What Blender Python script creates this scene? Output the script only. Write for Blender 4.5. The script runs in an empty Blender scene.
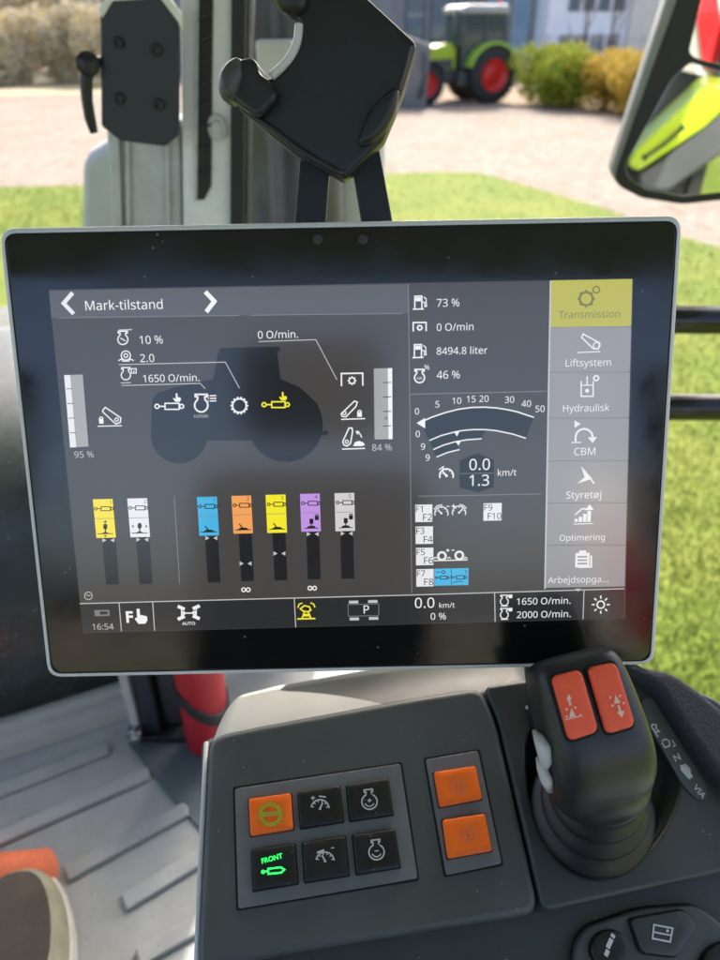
import bpy, bmesh, math, random
from mathutils import Vector, Matrix
random.seed(7)
PI = math.pi
V = Vector
H = 2.6                                   # eye height over the yard
PITCH = math.radians(32.5)
FPX = 721.0
CAM = V((0, 0, H))
FW = V((0, math.cos(PITCH), -math.sin(PITCH)))
RT = V((1, 0, 0))
DN = V((0, -math.sin(PITCH), -math.cos(PITCH)))
scene = bpy.context.scene
COL = scene.collection

# ------------------------------------------------------------------ survey helpers
def cv(x, y, z):            # vector given as right / down / forward of the viewer
    return RT*x + DN*y + FW*z
def ray(px, py):
    return FW + RT*((px-360)/FPX) + DN*((py-480)/FPX)
def at(px, py, d):
    return CAM + ray(px, py)*d
def onpl(px, py, P, n):
    r = ray(px, py)
    return CAM + r*((P-CAM).dot(n)/r.dot(n))
def onz(px, py, z):
    return onpl(px, py, V((0, 0, z)), V((0, 0, 1)))
def ony(px, py, y):
    return onpl(px, py, V((0, y, 0)), V((0, 1, 0)))

class Frame:
    def __init__(s, o, ex, ey):
        s.o = o.copy(); s.ex = ex.normalized()
        s.ez = s.ex.cross(ey).normalized(); s.ey = s.ez.cross(s.ex)
    def w(s, u, v, h=0.0):
        return s.o + s.ex*u + s.ey*v + s.ez*h
    def px(s, x, y, h=0.0):
        p = onpl(x, y, s.o + s.ez*h, s.ez) - s.o
        return (p.dot(s.ex), p.dot(s.ey))
    def pp(s, x, y, h=0.0):
        u, v = s.px(x, y, h); return s.w(u, v, h)
    def mat(s, h=0.0):
        m = Matrix((s.ex, s.ey, s.ez)).transposed().to_4x4()
        m.translation = s.o + s.ez*h
        return m
    def lift(s, h):
        return Frame(s.o + s.ez*h, s.ex, s.ey)

# ------------------------------------------------------------------ materials
def lin(c):
    return tuple(((v/255)/12.92 if v/255 <= .04045 else ((v/255+.055)/1.055)**2.4) for v in c)
def mat(name, col, rough=.5, metal=0, bump=0, bscale=400, var=0, vscale=6, spec=.5, coat=0, emit=None, es=0, rvar=0, trans=0):
    m = bpy.data.materials.new(name); m.use_nodes = True
    nt = m.node_tree; N = nt.nodes; L = nt.links
    b = N['Principled BSDF']
    b.inputs['Base Color'].default_value = (*col, 1)
    b.inputs['Roughness'].default_value = rough
    b.inputs['Metallic'].default_value = metal
    b.inputs['Specular IOR Level'].default_value = spec
    b.inputs['Coat Weight'].default_value = coat
    b.inputs['Coat Roughness'].default_value = .05
    if trans: b.inputs['Transmission Weight'].default_value = trans
    tc = N.new('ShaderNodeTexCoord')
    if var or rvar:
        n = N.new('ShaderNodeTexNoise'); n.inputs['Scale'].default_value = vscale
        n.inputs['Detail'].default_value = 6; n.inputs['Roughness'].default_value = .65
        L.new(tc.outputs['Object'], n.inputs['Vector'])
        if var:
            r = N.new('ShaderNodeMapRange')
            r.inputs['From Min'].default_value = .3; r.inputs['From Max'].default_value = .7
            r.inputs['To Min'].default_value = 1-var; r.inputs['To Max'].default_value = 1+var
            L.new(n.outputs['Fac'], r.inputs['Value'])
            mx = N.new('ShaderNodeMix'); mx.data_type = 'RGBA'; mx.blend_type = 'MULTIPLY'
            mx.inputs['Factor'].default_value = 1
            mx.inputs['A'].default_value = (*col, 1)
            L.new(r.outputs['Result'], mx.inputs['B']); L.new(mx.outputs['Result'], b.inputs['Base Color'])
        if rvar:
            r = N.new('ShaderNodeMapRange')
            r.inputs['From Min'].default_value = .3; r.inputs['From Max'].default_value = .7
            r.inputs['To Min'].default_value = max(.02, rough-rvar); r.inputs['To Max'].default_value = rough+rvar
            L.new(n.outputs['Fac'], r.inputs['Value']); L.new(r.outputs['Result'], b.inputs['Roughness'])
    if bump:
        n = N.new('ShaderNodeTexNoise'); n.inputs['Scale'].default_value = bscale
        n.inputs['Detail'].default_value = 3
        L.new(tc.outputs['Object'], n.inputs['Vector'])
        bp = N.new('ShaderNodeBump'); bp.inputs['Strength'].default_value = bump
        bp.inputs['Distance'].default_value = .5/bscale
        L.new(n.outputs['Fac'], bp.inputs['Height']); L.new(bp.outputs['Normal'], b.inputs['Normal'])
    if emit:
        b.inputs['Emission Color'].default_value = (*emit, 1)
        b.inputs['Emission Strength'].default_value = es
    return m
def speckle(m, thr=.02, scale=900, col=(.5, .5, .45)):
    """dust specks over a material"""
    nt = m.node_tree; N = nt.nodes; L = nt.links; b = N['Principled BSDF']
    tc = N.new('ShaderNodeTexCoord'); v = N.new('ShaderNodeTexVoronoi'); v.inputs['Scale'].default_value = scale
    L.new(tc.outputs['Object'], v.inputs['Vector'])
    c = N.new('ShaderNodeSeparateColor'); L.new(v.outputs['Color'], c.inputs[0])
    g = N.new('ShaderNodeMath'); g.operation = 'LESS_THAN'; g.inputs[1].default_value = thr; L.new(c.outputs[0], g.inputs[0])
    d = N.new('ShaderNodeMath'); d.operation = 'LESS_THAN'; d.inputs[1].default_value = .28; L.new(v.outputs['Distance'], d.inputs[0])
    k = N.new('ShaderNodeMath'); k.operation = 'MULTIPLY'; L.new(g.outputs[0], k.inputs[0]); L.new(d.outputs[0], k.inputs[1])
    mx = N.new('ShaderNodeMix'); mx.data_type = 'RGBA'; L.new(k.outputs[0], mx.inputs['Factor'])
    bi = b.inputs['Base Color']
    if bi.is_linked:
        L.new(bi.links[0].from_socket, mx.inputs['A'])
    else:
        mx.inputs['A'].default_value = bi.default_value
    mx.inputs['B'].default_value = (*col, 1)
    L.new(mx.outputs['Result'], bi)
    return m
def ui(name, rgb, k=1.0):
    c = lin(rgb)
    return mat(name, (.012, .012, .013), rough=UIR, emit=c, es=UIE*k, spec=.72)
UIR = .13
UIE = .30
M = {}
M['console'] = speckle(mat('grey_console_plastic', (.074, .081, .078), .42, bump=.5, bscale=1500, var=.16, vscale=14, rvar=.08), .005, 560, (.22, .22, .2))
M['console2'] = speckle(mat('dark_console_plastic', (.046, .050, .049), .38, bump=.5, bscale=1500, var=.10, vscale=14, rvar=.08), .005, 560, (.22, .22, .2))
M['panel'] = mat('switch_panel_grey', (.148, .152, .155), .42, bump=.3, bscale=1500, var=.08, vscale=30, rvar=.06)
M['gap'] = mat('black_gap', (.004, .004, .004), .8)
M['key'] = speckle(mat('black_key_plastic', (.010, .010, .011), .38, bump=.25, bscale=1600, rvar=.1, vscale=40), .02, 600, (.12, .12, .12))
M['orange'] = mat('orange_key_plastic', (1.0, .17, .018), .42, spec=.3, bump=.15, bscale=1600, var=.05, vscale=60)
M['orange_mark'] = mat('worn_print_on_orange', (.62, .22, .10), .5)
M['red'] = mat('coral_red_rubber', (1.0, .125, .055), .45, spec=.3, bump=.3, bscale=1800, var=.05, vscale=60)
M['redmark'] = mat('cream_print', (.9, .62, .45), .5)
M['print'] = mat('white_print', (.62, .62, .60), .5)
M['grip'] = mat('black_grip_plastic', (.020, .020, .021), .36, bump=.35, bscale=1800, var=.15, vscale=30, rvar=.08)
M['boot'] = mat('black_rubber_boot', (.014, .014, .015), .42, bump=.2, bscale=900, rvar=.1, vscale=40)
M['whiteplastic'] = mat('white_worn_plastic', (.55, .54, .52), .45, var=.15, vscale=150, bump=.4, bscale=400)
M['fabric'] = mat('charcoal_pad_fabric', (.034, .037, .044), .85, bump=1.0, bscale=700, var=.35, vscale=500)
M['silver'] = mat('silver_bezel', (.68, .67, .68), .35, metal=.0, bump=.1, bscale=900)
M['glass'] = mat('black_cover_glass', (.006, .006, .007), .10, spec=.72, rvar=.07, vscale=22)
speckle(M['glass'], .004, 420, (.12, .12, .12))
M['housing'] = mat('dark_terminal_housing', (.03, .03, .03), .5, bump=.3, bscale=900)
M['holder'] = mat('slate_black_plastic', (.016, .018, .022), .36, bump=.3, bscale=1300, rvar=.1, vscale=25)
M['clawgrey'] = mat('grey_highlight_plastic', (.07, .065, .068), .3, bump=.3, bscale=900, rvar=.1, vscale=30)  # lighter take on the holder plastic, stands in for rim highlights
M['mirrorgrey'] = mat('weathered_grey_housing', (.26, .27, .26), .5, bump=.3, bscale=600, var=.15, vscale=20)
M['slate'] = mat('slate_painted_plate', (.022, .028, .040), .42, bump=.2, bscale=900)
M['alu'] = mat('brushed_aluminium', (.50, .51, .52), .42, metal=.2, var=.12, vscale=30, bump=.1)
M['greytrim'] = mat('pale_grey_trim', (.80, .80, .80), .45, var=.10, vscale=12, bump=.2, bscale=700)
M['steel'] = mat('steel_screw', (.55, .55, .55), .25, metal=1)
M['rubber'] = mat('black_rubber_trim', (.012, .013, .014), .5, bump=.3)
M['blackmetal'] = mat('black_painted_tube', (.008, .008, .009), .22, bump=.05, bscale=300)
M['floormat'] = speckle(mat('grey_floor_mat', (.36, .38, .375), .55, bump=.4, bscale=900, var=.18, vscale=9), .03, 330, (.16, .15, .13))
M['floorshade'] = mat('painted_floor_shade', (.10, .125, .135), .6, bump=.4, bscale=700, var=.2, vscale=9)  # dark tone of the painted floor shade
M['beige'] = mat('cream_cover_plastic', (.40, .40, .36), .55, bump=.3, bscale=800, var=.10, vscale=18)
M['cowl'] = speckle(mat('dusty_dark_cowl', (.050, .060, .058), .30, rvar=.12, vscale=10, bump=.15, bscale=300, var=.2), .05, 160, (.2, .21, .2))
M['extred'] = mat('red_extinguisher', (.42, .010, .020), .6, var=.15, vscale=20)
M['stack'] = mat('smoked_grey_metal', (.050, .058, .072), .22, metal=.0, var=.3, vscale=9, rvar=.1)
M['lens'] = mat('pale_grey_plastic', (.42, .43, .42), .4, var=.1)
M['mirror'] = mat('mirror_glass', (.82, .86, .84), .015, metal=1)
M['lime'] = mat('lime_green_paint', (.36, .50, .02), .3, coat=.3, var=.06)
M['limedull'] = mat('weathered_lime_paint', (.30, .46, .03), .35, var=.15)
M['hazred'] = mat('red_reflector', (.75, .02, .03), .35)
M['hazwhite'] = mat('white_reflector', (.75, .74, .72), .35)
M['tyre'] = mat('dusty_tyre', (.030, .029, .027), .85, bump=.8, bscale=40, var=.3, vscale=20)
M['rim'] = mat('red_rim_paint', (.62, .018, .015), .35, var=.1)
M['cabglass'] = mat('tinted_cab_glass', (.05, .075, .075), .06, spec=.7)
M['darkgrey'] = mat('dark_grey_paint', (.06, .065, .07), .45, var=.2, vscale=3)
M['offwhite'] = mat('offwhite_roof_paint', (.34, .36, .36), .4, var=.1)
M['render_white'] = mat('white_render_wall', (.86, .86, .87), .8, var=.06, vscale=1.2, bump=.2, bscale=60)
M['cream'] = mat('cream_render', (.72, .66, .55), .8, var=.06, vscale=1.5)
M['greywall'] = mat('grey_cladding', (.22, .22, .22), .7, var=.2, vscale=1.5)
M['window'] = mat('window_pane', (.14, .18, .20), .05, spec=.8)
M['bluewin'] = mat('blue_window_pane', (.20, .34, .45), .05, spec=.8)
M['darkgrey2'] = mat('worn_bucket_steel', (.16, .155, .15), .6, var=.3, vscale=3)
M['galv'] = mat('galvanised_steel', (.4, .4, .39), .5, metal=.4)
M['shoe'] = mat('olive_brown_canvas', (.052, .044, .034), .85, bump=1, bscale=900, var=.3, vscale=14)
M['shoetoe'] = mat('olive_suede_toe', (.30, .29, .20), .8, bump=.6, bscale=900, var=.2, vscale=25)
M['sole'] = mat('cream_rubber_sole', (.58, .56, .48), .6, bump=.3, var=.12, vscale=30)
M['trouser'] = mat('dark_denim', (.02, .025, .04), .9, bump=.8, bscale=900, var=.2)
M['orangefab'] = mat('orange_ribbed_fabric', (.80, .20, .09), .8, bump=.6, bscale=900, var=.12, vscale=60)
M['liner'] = mat('grey_headliner', (.38, .40, .45), .9, var=.05)
M['seat'] = mat('dark_seat_fabric', (.02, .02, .022), .9, bump=.8, bscale=500)
M['bark'] = mat('bark', (.09, .06, .04), .9, bump=.8, bscale=50, var=.3)
M['greenled'] = mat('lit_green_symbol', (.01, .1, .02), .4, emit=(.02, .85, .10), es=.8)
M['greenglow'] = mat('worn_green_symbol', (.42, .42, .02), .4)

def leafmat(name, cols):
    m = bpy.data.materials.new(name); m.use_nodes = True
    N = m.node_tree.nodes; L = m.node_tree.links; b = N['Principled BSDF']
    g = N.new('ShaderNodeNewGeometry'); r = N.new('ShaderNodeValToRGB')
    el = r.color_ramp.elements
    el[0].color = (*cols[0], 1); el[1].color = (*cols[-1], 1)
    for i, c in enumerate(cols[1:-1]):
        e = el.new((i+1)/(len(cols)-1)); e.color = (*c, 1)
    L.new(g.outputs['Random Per Island'], r.inputs['Fac']); L.new(r.outputs['Color'], b.inputs['Base Color'])
    b.inputs['Roughness'].default_value = .75; b.inputs['Specular IOR Level'].default_value = .15
    t = N.new('ShaderNodeBsdfTranslucent'); L.new(r.outputs['Color'], t.inputs['Color'])
    mx = N.new('ShaderNodeMixShader'); mx.inputs[0].default_value = .25
    L.new(b.outputs[0], mx.inputs[1]); L.new(t.outputs[0], mx.inputs[2])
    L.new(mx.outputs[0], N['Material Output'].inputs['Surface'])
    return m
M['leafgreen'] = leafmat('green_leaves', [(.12, .18, .02), (.24, .32, .03), (.38, .42, .04), (.52, .42, .06)])
M['leafyellow'] = leafmat('yellow_leaves', [(.30, .22, .04), (.62, .42, .06), (.68, .46, .10), (.38, .38, .06)])
M['leafbrown'] = leafmat('faded_autumn_leaves', [(.36, .30, .23), (.62, .54, .44), (.66, .56, .20), (.78, .72, .64)])

def noisemat(name, cols, scale, detail=8, rough=.9, bump=.6, bscale=60, dist=.02, scale2=None, amt2=.5, cols2=None):
    m = bpy.data.materials.new(name); m.use_nodes = True
    N = m.node_tree.nodes; L = m.node_tree.links; b = N['Principled BSDF']
    tc = N.new('ShaderNodeTexCoord')
    n = N.new('ShaderNodeTexNoise'); n.inputs['Scale'].default_value = scale; n.inputs['Detail'].default_value = detail
    n.inputs['Roughness'].default_value = .75
    L.new(tc.outputs['Object'], n.inputs['Vector'])
    r = N.new('ShaderNodeValToRGB'); el = r.color_ramp.elements
    el[0].position = .3; el[1].position = .72
    el[0].color = (*cols[0], 1); el[1].color = (*cols[-1], 1)
    for i, c in enumerate(cols[1:-1]):
        e = el.new(.3+.42*(i+1)/(len(cols)-1)); e.color = (*c, 1)
    L.new(n.outputs['Fac'], r.inputs['Fac'])
    out = r.outputs['Color']
    if cols2:
        n2 = N.new('ShaderNodeTexNoise'); n2.inputs['Scale'].default_value = scale2; n2.inputs['Detail'].default_value = 4
        L.new(tc.outputs['Object'], n2.inputs['Vector'])
        mr = N.new('ShaderNodeMapRange'); mr.inputs['From Min'].default_value = .42; mr.inputs['From Max'].default_value = .62
        mr.inputs['To Max'].default_value = amt2
        L.new(n2.outputs['Fac'], mr.inputs['Value'])
        mx = N.new('ShaderNodeMix'); mx.data_type = 'RGBA'; mx.inputs['B'].default_value = (*cols2, 1)
        L.new(mr.outputs['Result'], mx.inputs['Factor']); L.new(out, mx.inputs['A']); out = mx.outputs['Result']
    L.new(out, b.inputs['Base Color'])
    b.inputs['Specular IOR Level'].default_value = .12
    b.inputs['Roughness'].default_value = rough
    nb = N.new('ShaderNodeTexNoise'); nb.inputs['Scale'].default_value = bscale; nb.inputs['Detail'].default_value = 4
    L.new(tc.outputs['Object'], nb.inputs['Vector'])
    bp = N.new('ShaderNodeBump'); bp.inputs['Strength'].default_value = bump; bp.inputs['Distance'].default_value = dist
    L.new(nb.outputs['Fac'], bp.inputs['Height']); L.new(bp.outputs['Normal'], b.inputs['Normal'])
    return m
M['gravel'] = noisemat('gravel_yard', [(.115, .09, .07), (.235, .20, .165), (.37, .325, .28)], 4, bump=.9, bscale=22, dist=.03, scale2=.6, amt2=.35, cols2=(.17, .13, .095))
M['turf'] = noisemat('lawn_turf', [(.066, .106, .015), (.115, .160, .024), (.165, .205, .042)], 5, bump=.6, bscale=14, dist=.05, scale2=.7, amt2=.5, cols2=(.20, .205, .045))
M['blade'] = leafmat('grass_blades', [(.085, .145, .02), (.14, .195, .03), (.20, .245, .05), (.25, .25, .10)])
M['litter'] = noisemat('leaf_strewn_bank', [(.14, .11, .08), (.36, .31, .24), (.50, .44, .34)], 3, bump=.8, bscale=12, scale2=2, amt2=.6, cols2=(.5, .42, .15))

# ------------------------------------------------------------------ object helpers
def props(o, label=None, cat=None, group=None, kind=None):
    if label: o['label'] = label
    if cat: o['category'] = cat
    if group: o['group'] = group
    if kind: o['kind'] = kind
    return o
def empty(name, loc, label=None, cat=None, group=None, rz=0):
    o = bpy.data.objects.new(name, None); COL.objects.link(o)
    o.location = loc; o.rotation_euler.z = rz; o.empty_display_size = .05
    return props(o, label, cat, group)
def offs(o):
    p = V((0, 0, 0))
    while o is not None:
        p += V(o.location); o = o.parent
    return p

class MB:
    def __init__(s): s.v = []; s.f = []; s.m = []; s.mi = 0
    def add(s, vs, fs, mi=None):
        b = len(s.v); s.v += [V(p) for p in vs]
        for f in fs: s.f.append(tuple(i+b for i in f)); s.m.append(s.mi if mi is None else mi)
        return s
    def loft(s, rings, cap=True, close=True, mi=None):
        n = len(rings[0]); vs = [p for r in rings for p in r]; fs = []
        for i in range(len(rings)-1):
            for j in range(n if close else n-1):
                k = (j+1) % n
                fs.append((i*n+j, i*n+k, (i+1)*n+k, (i+1)*n+j))
        if cap:
            fs.append(tuple(range(n-1, -1, -1))); fs.append(tuple((len(rings)-1)*n+j for j in range(n)))
        return s.add(vs, fs, mi)
    def tube(s, pts, r, seg=10, cap=True, mi=None):
        rings = []; prev = None; P = [V(p) for p in pts]
        for i, p in enumerate(P):
            d = (P[min(i+1, len(P)-1)] - P[max(i-1, 0)]).normalized()
            if prev is None:
                a = d.orthogonal().normalized()
            else:
                a = (prev - d*prev.dot(d)).normalized()
            prev = a; b = d.cross(a)
            rr = r[i] if isinstance(r, (list, tuple)) else r
            rings.append([p + a*math.cos(2*PI*k/seg)*rr + b*math.sin(2*PI*k/seg)*rr for k in range(seg)])
        return s.loft(rings, cap, True, mi)
    def box(s, c, x, y, z, mi=None):
        c, x, y, z = V(c), V(x), V(y), V(z)
        vs = [c+x*i+y*j+z*k for i in (-1, 1) for j in (-1, 1) for k in (-1, 1)]
        return s.add(vs, [(0, 1, 3, 2), (4, 6, 7, 5), (0, 4, 5, 1), (2, 3, 7, 6), (0, 2, 6, 4), (1, 5, 7, 3)], mi)
    def abox(s, lo, hi, mi=None):
        lo, hi = V(lo), V(hi); c = (lo+hi)/2; d = (hi-lo)/2
        return s.box(c, (d.x, 0, 0), (0, d.y, 0), (0, 0, d.z), mi)
    def build(s, name, mats, parent=None, smooth=False, bevel=0, seg=2, sub=0, rel=None):
        me = bpy.data.meshes.new(name)
        if rel is None: rel = offs(parent)
        me.from_pydata([tuple(p-rel) for p in s.v], [], s.f)
        if not isinstance(mats, (list, tuple)): mats = [mats]
        for m in mats: me.materials.append(M[m] if isinstance(m, str) else m)
        me.polygons.foreach_set('material_index', s.m)
        bm = bmesh.new(); bm.from_mesh(me)
        bmesh.ops.recalc_face_normals(bm, faces=bm.faces) if not getattr(s, 'flat', False) else None
        bm.to_mesh(me); bm.free()
        if smooth: me.polygons.foreach_set('use_smooth', [True]*len(me.polygons))
        o = bpy.data.objects.new(name, me); COL.objects.link(o)
        if parent: o.parent = parent
        if bevel:
            b = o.modifiers.new('b', 'BEVEL'); b.width = bevel; b.segments = seg; b.limit_method = 'ANGLE'; b.angle_limit = .6
            b.harden_normals = False
            me.polygons.foreach_set('use_smooth', [True]*len(me.polygons))
            w = o.modifiers.new('w', 'WEIGHTED_NORMAL'); w.keep_sharp = True
        if sub:
            b = o.modifiers.new('s', 'SUBSURF'); b.levels = sub; b.render_levels = sub
        return o

def curve_geo(loops, ext, bev, seg=4):
    """flat plate with rounded rim, holes allowed; loops of (u,v); returns verts, faces, z from -(ext+bev) to +(ext+bev)"""
    cu = bpy.data.curves.new('t', 'CURVE'); cu.dimensions = '2D'; cu.fill_mode = 'BOTH'
    cu.extrude = ext; cu.bevel_depth = bev; cu.bevel_resolution = seg; cu.offset = -bev
    for lp in loops:
        sp = cu.splines.new('POLY'); sp.points.add(len(lp)-1); sp.use_cyclic_u = True
        for p, q in zip(sp.points, lp): p.co = (q[0], q[1], 0, 1)
    ob = bpy.data.objects.new('t', cu); COL.objects.link(ob)
    me = bpy.data.meshes.new_from_object(ob)
    vs = [V(v.co) for v in me.vertices]; fs = [tuple(p.vertices) for p in me.polygons]
    bpy.data.objects.remove(ob); bpy.data.curves.remove(cu); bpy.data.meshes.remove(me)
    return vs, fs
def smooth_loop(pts, r, seg=5):
    """round the corners of a 2D polygon"""
    out = []; n = len(pts)
    for i in range(n):
        a, b, c = V(pts[i-1]), V(pts[i]), V(pts[(i+1) % n])
        la, lc = (a-b).length, (c-b).length
        rr = min(r, la*.45, lc*.45)
        p = b+(a-b)/la*rr; q = b+(c-b)/lc*rr
        for k in range(seg+1):
            t = k/seg
            out.append(tuple(p*(1-t)**2 + b*2*t*(1-t) + q*t*t))
    return out
def plate(name, fr, loops, top, thick, bev, mats, parent, seg=4, mb=None, mi=0, build=True):
    vs, fs = curve_geo(loops, max(thick/2-bev, 0.00001), bev, seg)
    mb = mb or MB()
    mb.add([fr.w(v.x, v.y, v.z+top-thick/2) for v in vs], fs, mi)
    if not build: return mb
    o = mb.build(name, mats, parent)
    me = o.data
    bm = bmesh.new(); bm.from_mesh(me); bmesh.ops.remove_doubles(bm, verts=bm.verts, dist=1e-5)
    bmesh.ops.recalc_face_normals(bm, faces=bm.faces)
    for e in bm.edges:
        if len(e.link_faces) == 2 and e.calc_face_angle(0) < .7: e.smooth = True
        else: e.smooth = False
    for f in bm.faces: f.smooth = f.calc_area() < 1 and len(f.verts) == 4
    bm.to_mesh(me); bm.free()
    return o

_tc = {}
FONT = None
try:                                    # Blender's own bundled interface font; the built-in one otherwise
    import os
    FONT = bpy.data.fonts.load(os.path.join(bpy.utils.system_resource('DATAFILES'), 'fonts', 'NotoSansHebrew-Regular.woff2'))
except Exception as e_:
    print('font', e_)
def text_geo(s, bold=0, plain=False):
    k = (s, bold, plain)
    if k not in _tc:
        cu = bpy.data.curves.new('t', 'FONT'); cu.body = s; cu.size = 1
        if FONT and not plain:
            cu.font = FONT
        cu.offset = bold; cu.resolution_u = 3
        ob = bpy.data.objects.new('t', cu); COL.objects.link(ob)
        me = bpy.data.meshes.new_from_object(ob)
        vs = [tuple(v.co[:2]) for v in me.vertices]; fs = [tuple(p.vertices) for p in me.polygons]
        bpy.data.objects.remove(ob); bpy.data.curves.remove(cu); bpy.data.meshes.remove(me)
        _tc[k] = (vs, fs)
    return _tc[k]

class Art(MB):
    """flat artwork on a plane, given in survey pixels, laid out in metres on the frame"""
    flat = True
    def __init__(s, fr, h=0.0):
        super().__init__(); s.fr = fr; s.h = h; s.slots = []
    def mi_(s, m):
        if m not in s.slots: s.slots.append(m)
        return s.slots.index(m)
    def uv(s, p): return V(s.fr.px(p[0], p[1]))
    def face(s, uvs, m, dh=0, faces=None):
        pts = [s.fr.w(u, v, s.h+dh) for u, v in uvs]
        if faces is None:
            faces = [tuple(range(len(pts)))]
        fix = []
        for f in faces:
            a = 0
            for i in range(len(f)):
                p, q = uvs[f[i]], uvs[f[(i+1) % len(f)]]
                a += p[0]*q[1]-q[0]*p[1]
            fix.append(f if a > 0 else tuple(reversed(f)))
        s.add(pts, fix, s.mi_(m))
    def rect(s, x0, y0, x1, y1, m, dh=0):
        a, b = s.uv((x0, y0)), s.uv((x1, y1))
        s.face([(a.x, b.y), (b.x, b.y), (b.x, a.y), (a.x, a.y)], m, dh)
    def poly(s, pts, m, dh=0):
        uvs = [tuple(s.uv(p)) for p in pts]
        from mathutils.geometry import tessellate_polygon
        tr = tessellate_polygon([[V((u, v, 0)) for u, v in uvs]])
        s.face(uvs, m, dh, [tuple(t) for t in tr])
    def line(s, pts, wpx, m, dh=0, closed=False):
        P = [s.uv(p) for p in pts]
        k = (s.uv((pts[0][0]+1, pts[0][1]))-P[0]).length
        w = wpx*k/2
        n = len(P); L = []; Rr = []
        for i in range(n):
            if closed: a, b = P[i-1], P[(i+1) % n]
            else: a, b = P[max(i-1, 0)], P[min(i+1, n-1)]
            d1 = (P[i]-a); d2 = (b-P[i])
            d1 = d1.normalized() if d1.length > 1e-9 else d2.normalized()
            d2 = d2.normalized() if d2.length > 1e-9 else d1
            t = (d1+d2).normalized() if (d1+d2).length > 1e-6 else d1
            nn = V((-t.y, t.x)); c = max(nn.dot(V((-d2.y, d2.x))), .5)
            L.append(P[i]+nn*w/c); Rr.append(P[i]-nn*w/c)
        uvs = [tuple(p) for p in L+Rr]; fs = []
        for i in range(n if closed else n-1):
            j = (i+1) % n; fs.append((i, n+i, n+j, j))
        s.face(uvs, m, dh, fs)
    def ring(s, cx, cy, r, wpx, m, a0=0, a1=360, dh=0, seg=20, sy=1):
        pts = [(cx+r*math.cos(math.radians(a0+(a1-a0)*i/seg)), cy-r*sy*math.sin(math.radians(a0+(a1-a0)*i/seg))) for i in range(seg+1)]
        if abs(a1-a0) >= 360: s.line(pts[:-1], wpx, m, dh, True)
        else: s.line(pts, wpx, m, dh)
    def disc(s, cx, cy, r, m, dh=0, seg=20, sy=1):
        s.poly([(cx+r*math.cos(2*PI*i/seg), cy-r*sy*math.sin(2*PI*i/seg)) for i in range(seg)], m, dh)
    def text(s, t, x, y, w=None, hh=None, m='w', bold=0, dh=0, center=False, rot=0, st=1, plain=False):
        """x,y: left end of the baseline (or its middle), w: width in px, hh: digit height in px"""
        vs, fs = text_geo(t, bold, plain)
        x0 = min(v[0] for v in vs); x1 = max(v[0] for v in vs)
        o = s.uv((x, y)); k = (s.uv((x+1, y))-o).length
        sc = (w*k/(x1-x0)) if w else (hh*k/max(v[1] for v in text_geo('0')[0]))
        c, sn = math.cos(rot), math.sin(rot); uvs = []
        sh = (x0+x1)/2 if center else x0
        for a, b in vs:
            a = (a-sh)*sc; b = b*sc*st
            uvs.append((o.x+a*c-b*sn, o.y+a*sn+b*c))
        s.face(uvs, m, dh, fs)
    def gear(s, cx, cy, r, m, teeth=10, wpx=1.2, tl=2.0, sy=1):
        s.ring(cx, cy, r, wpx, m, sy=sy)
        for i in range(teeth):
            a = 2*PI*i/teeth
            s.line([(cx+math.cos(a)*r, cy+math.sin(a)*r*sy), (cx+math.cos(a)*(r+tl), cy+math.sin(a)*(r+tl)*sy)], wpx*1.3, m)
    def build_art(s, name, parent, label=None):
        o = s.build(name, [UIM.get(k, M.get(k)) for k in s.slots], parent)
        if label: o['label'] = label
        return o
UIM = {}
for k_, rgb, kk in [('w', (235, 235, 235), 1.0), ('w2', (190, 190, 190), 1.0), ('dim', (120, 120, 122), 1.0), ('bg', (74, 71, 69), .85),
                    ('bar', (52, 52, 54), .6), ('tab', (146, 145, 147), 1.0), ('tabline', (150, 152, 156), 1), ('ytab', (186, 182, 76), .95), ('ytext', (120, 118, 62), 1),
                    ('dark', (38, 39, 41), .6), ('dark2', (24, 24, 26), .5), ('black', (12, 12, 12), .3), ('y', (240, 228, 40), 1.0), ('ytile', (240, 220, 50), 1.0),
                    ('wt', (226, 226, 228), 1.0), ('blue', (70, 175, 220), 1.0), ('org', (238, 160, 88), 1.0), ('pur', (190, 145, 222), 1.0), ('gt', (205, 203, 203), 1.0),
                    ('head', (96, 97, 100), .8), ('lbar', (170, 170, 168), .9)]:
    UIM[k_] = ui('display_' + k_, rgb, kk)

# ================================================================== TERMINAL
W = .33
o_ = CAM + cv(-.52743, -.36716, 1.05049)*W
SC = Frame(o_, cv(.99978, -.02038, .0039), -cv(.02034, .98129, .19146))
HT = .70597*W
term = empty('touchscreen_terminal', SC.w(W/2, -HT, 0), 'wide black touchscreen terminal with silver rim showing tractor settings', 'touchscreen')
def rr(x0, y0, x1, y1, r): return smooth_loop([(x0, y0), (x1, y0), (x1, y1), (x0, y1)], r)
plate('bezel_frame', SC, [rr(0, 0, W, -HT, .008)], .0006, .014, .0022, 'silver', term)
plate('back_housing', SC, [rr(.012, -.012, W-.012, -HT+.012, .012)], -.0136, .022, .004, 'housing', term)
fm = .0036
plate('gasket', SC, [rr(fm-.0009, -fm+.0009, W-fm+.0009, -HT+fm-.0009, .006)], .0009, .001, .0001, 'gap', term)
glass = plate('cover_glass', SC, [smooth_loop([(fm, -fm-.004), (fm+.004, -fm), (W-fm-.004, -fm), (W-fm, -fm-.004), (W-fm, -HT+fm+.004), (W-fm-.004, -HT+fm), (fm+.004, -HT+fm), (fm, -HT+fm+.004)], .002, 3)],
              .0013, .0014, .0003, 'glass', term)
a = Art(SC, .0015)
for x in (318, 363): a.disc(x, 240, 5, 'sensor')
M['sensor'] = mat('sensor_window', (.05, .04, .045), .2)
a.build_art('light_sensor', glass)
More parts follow.
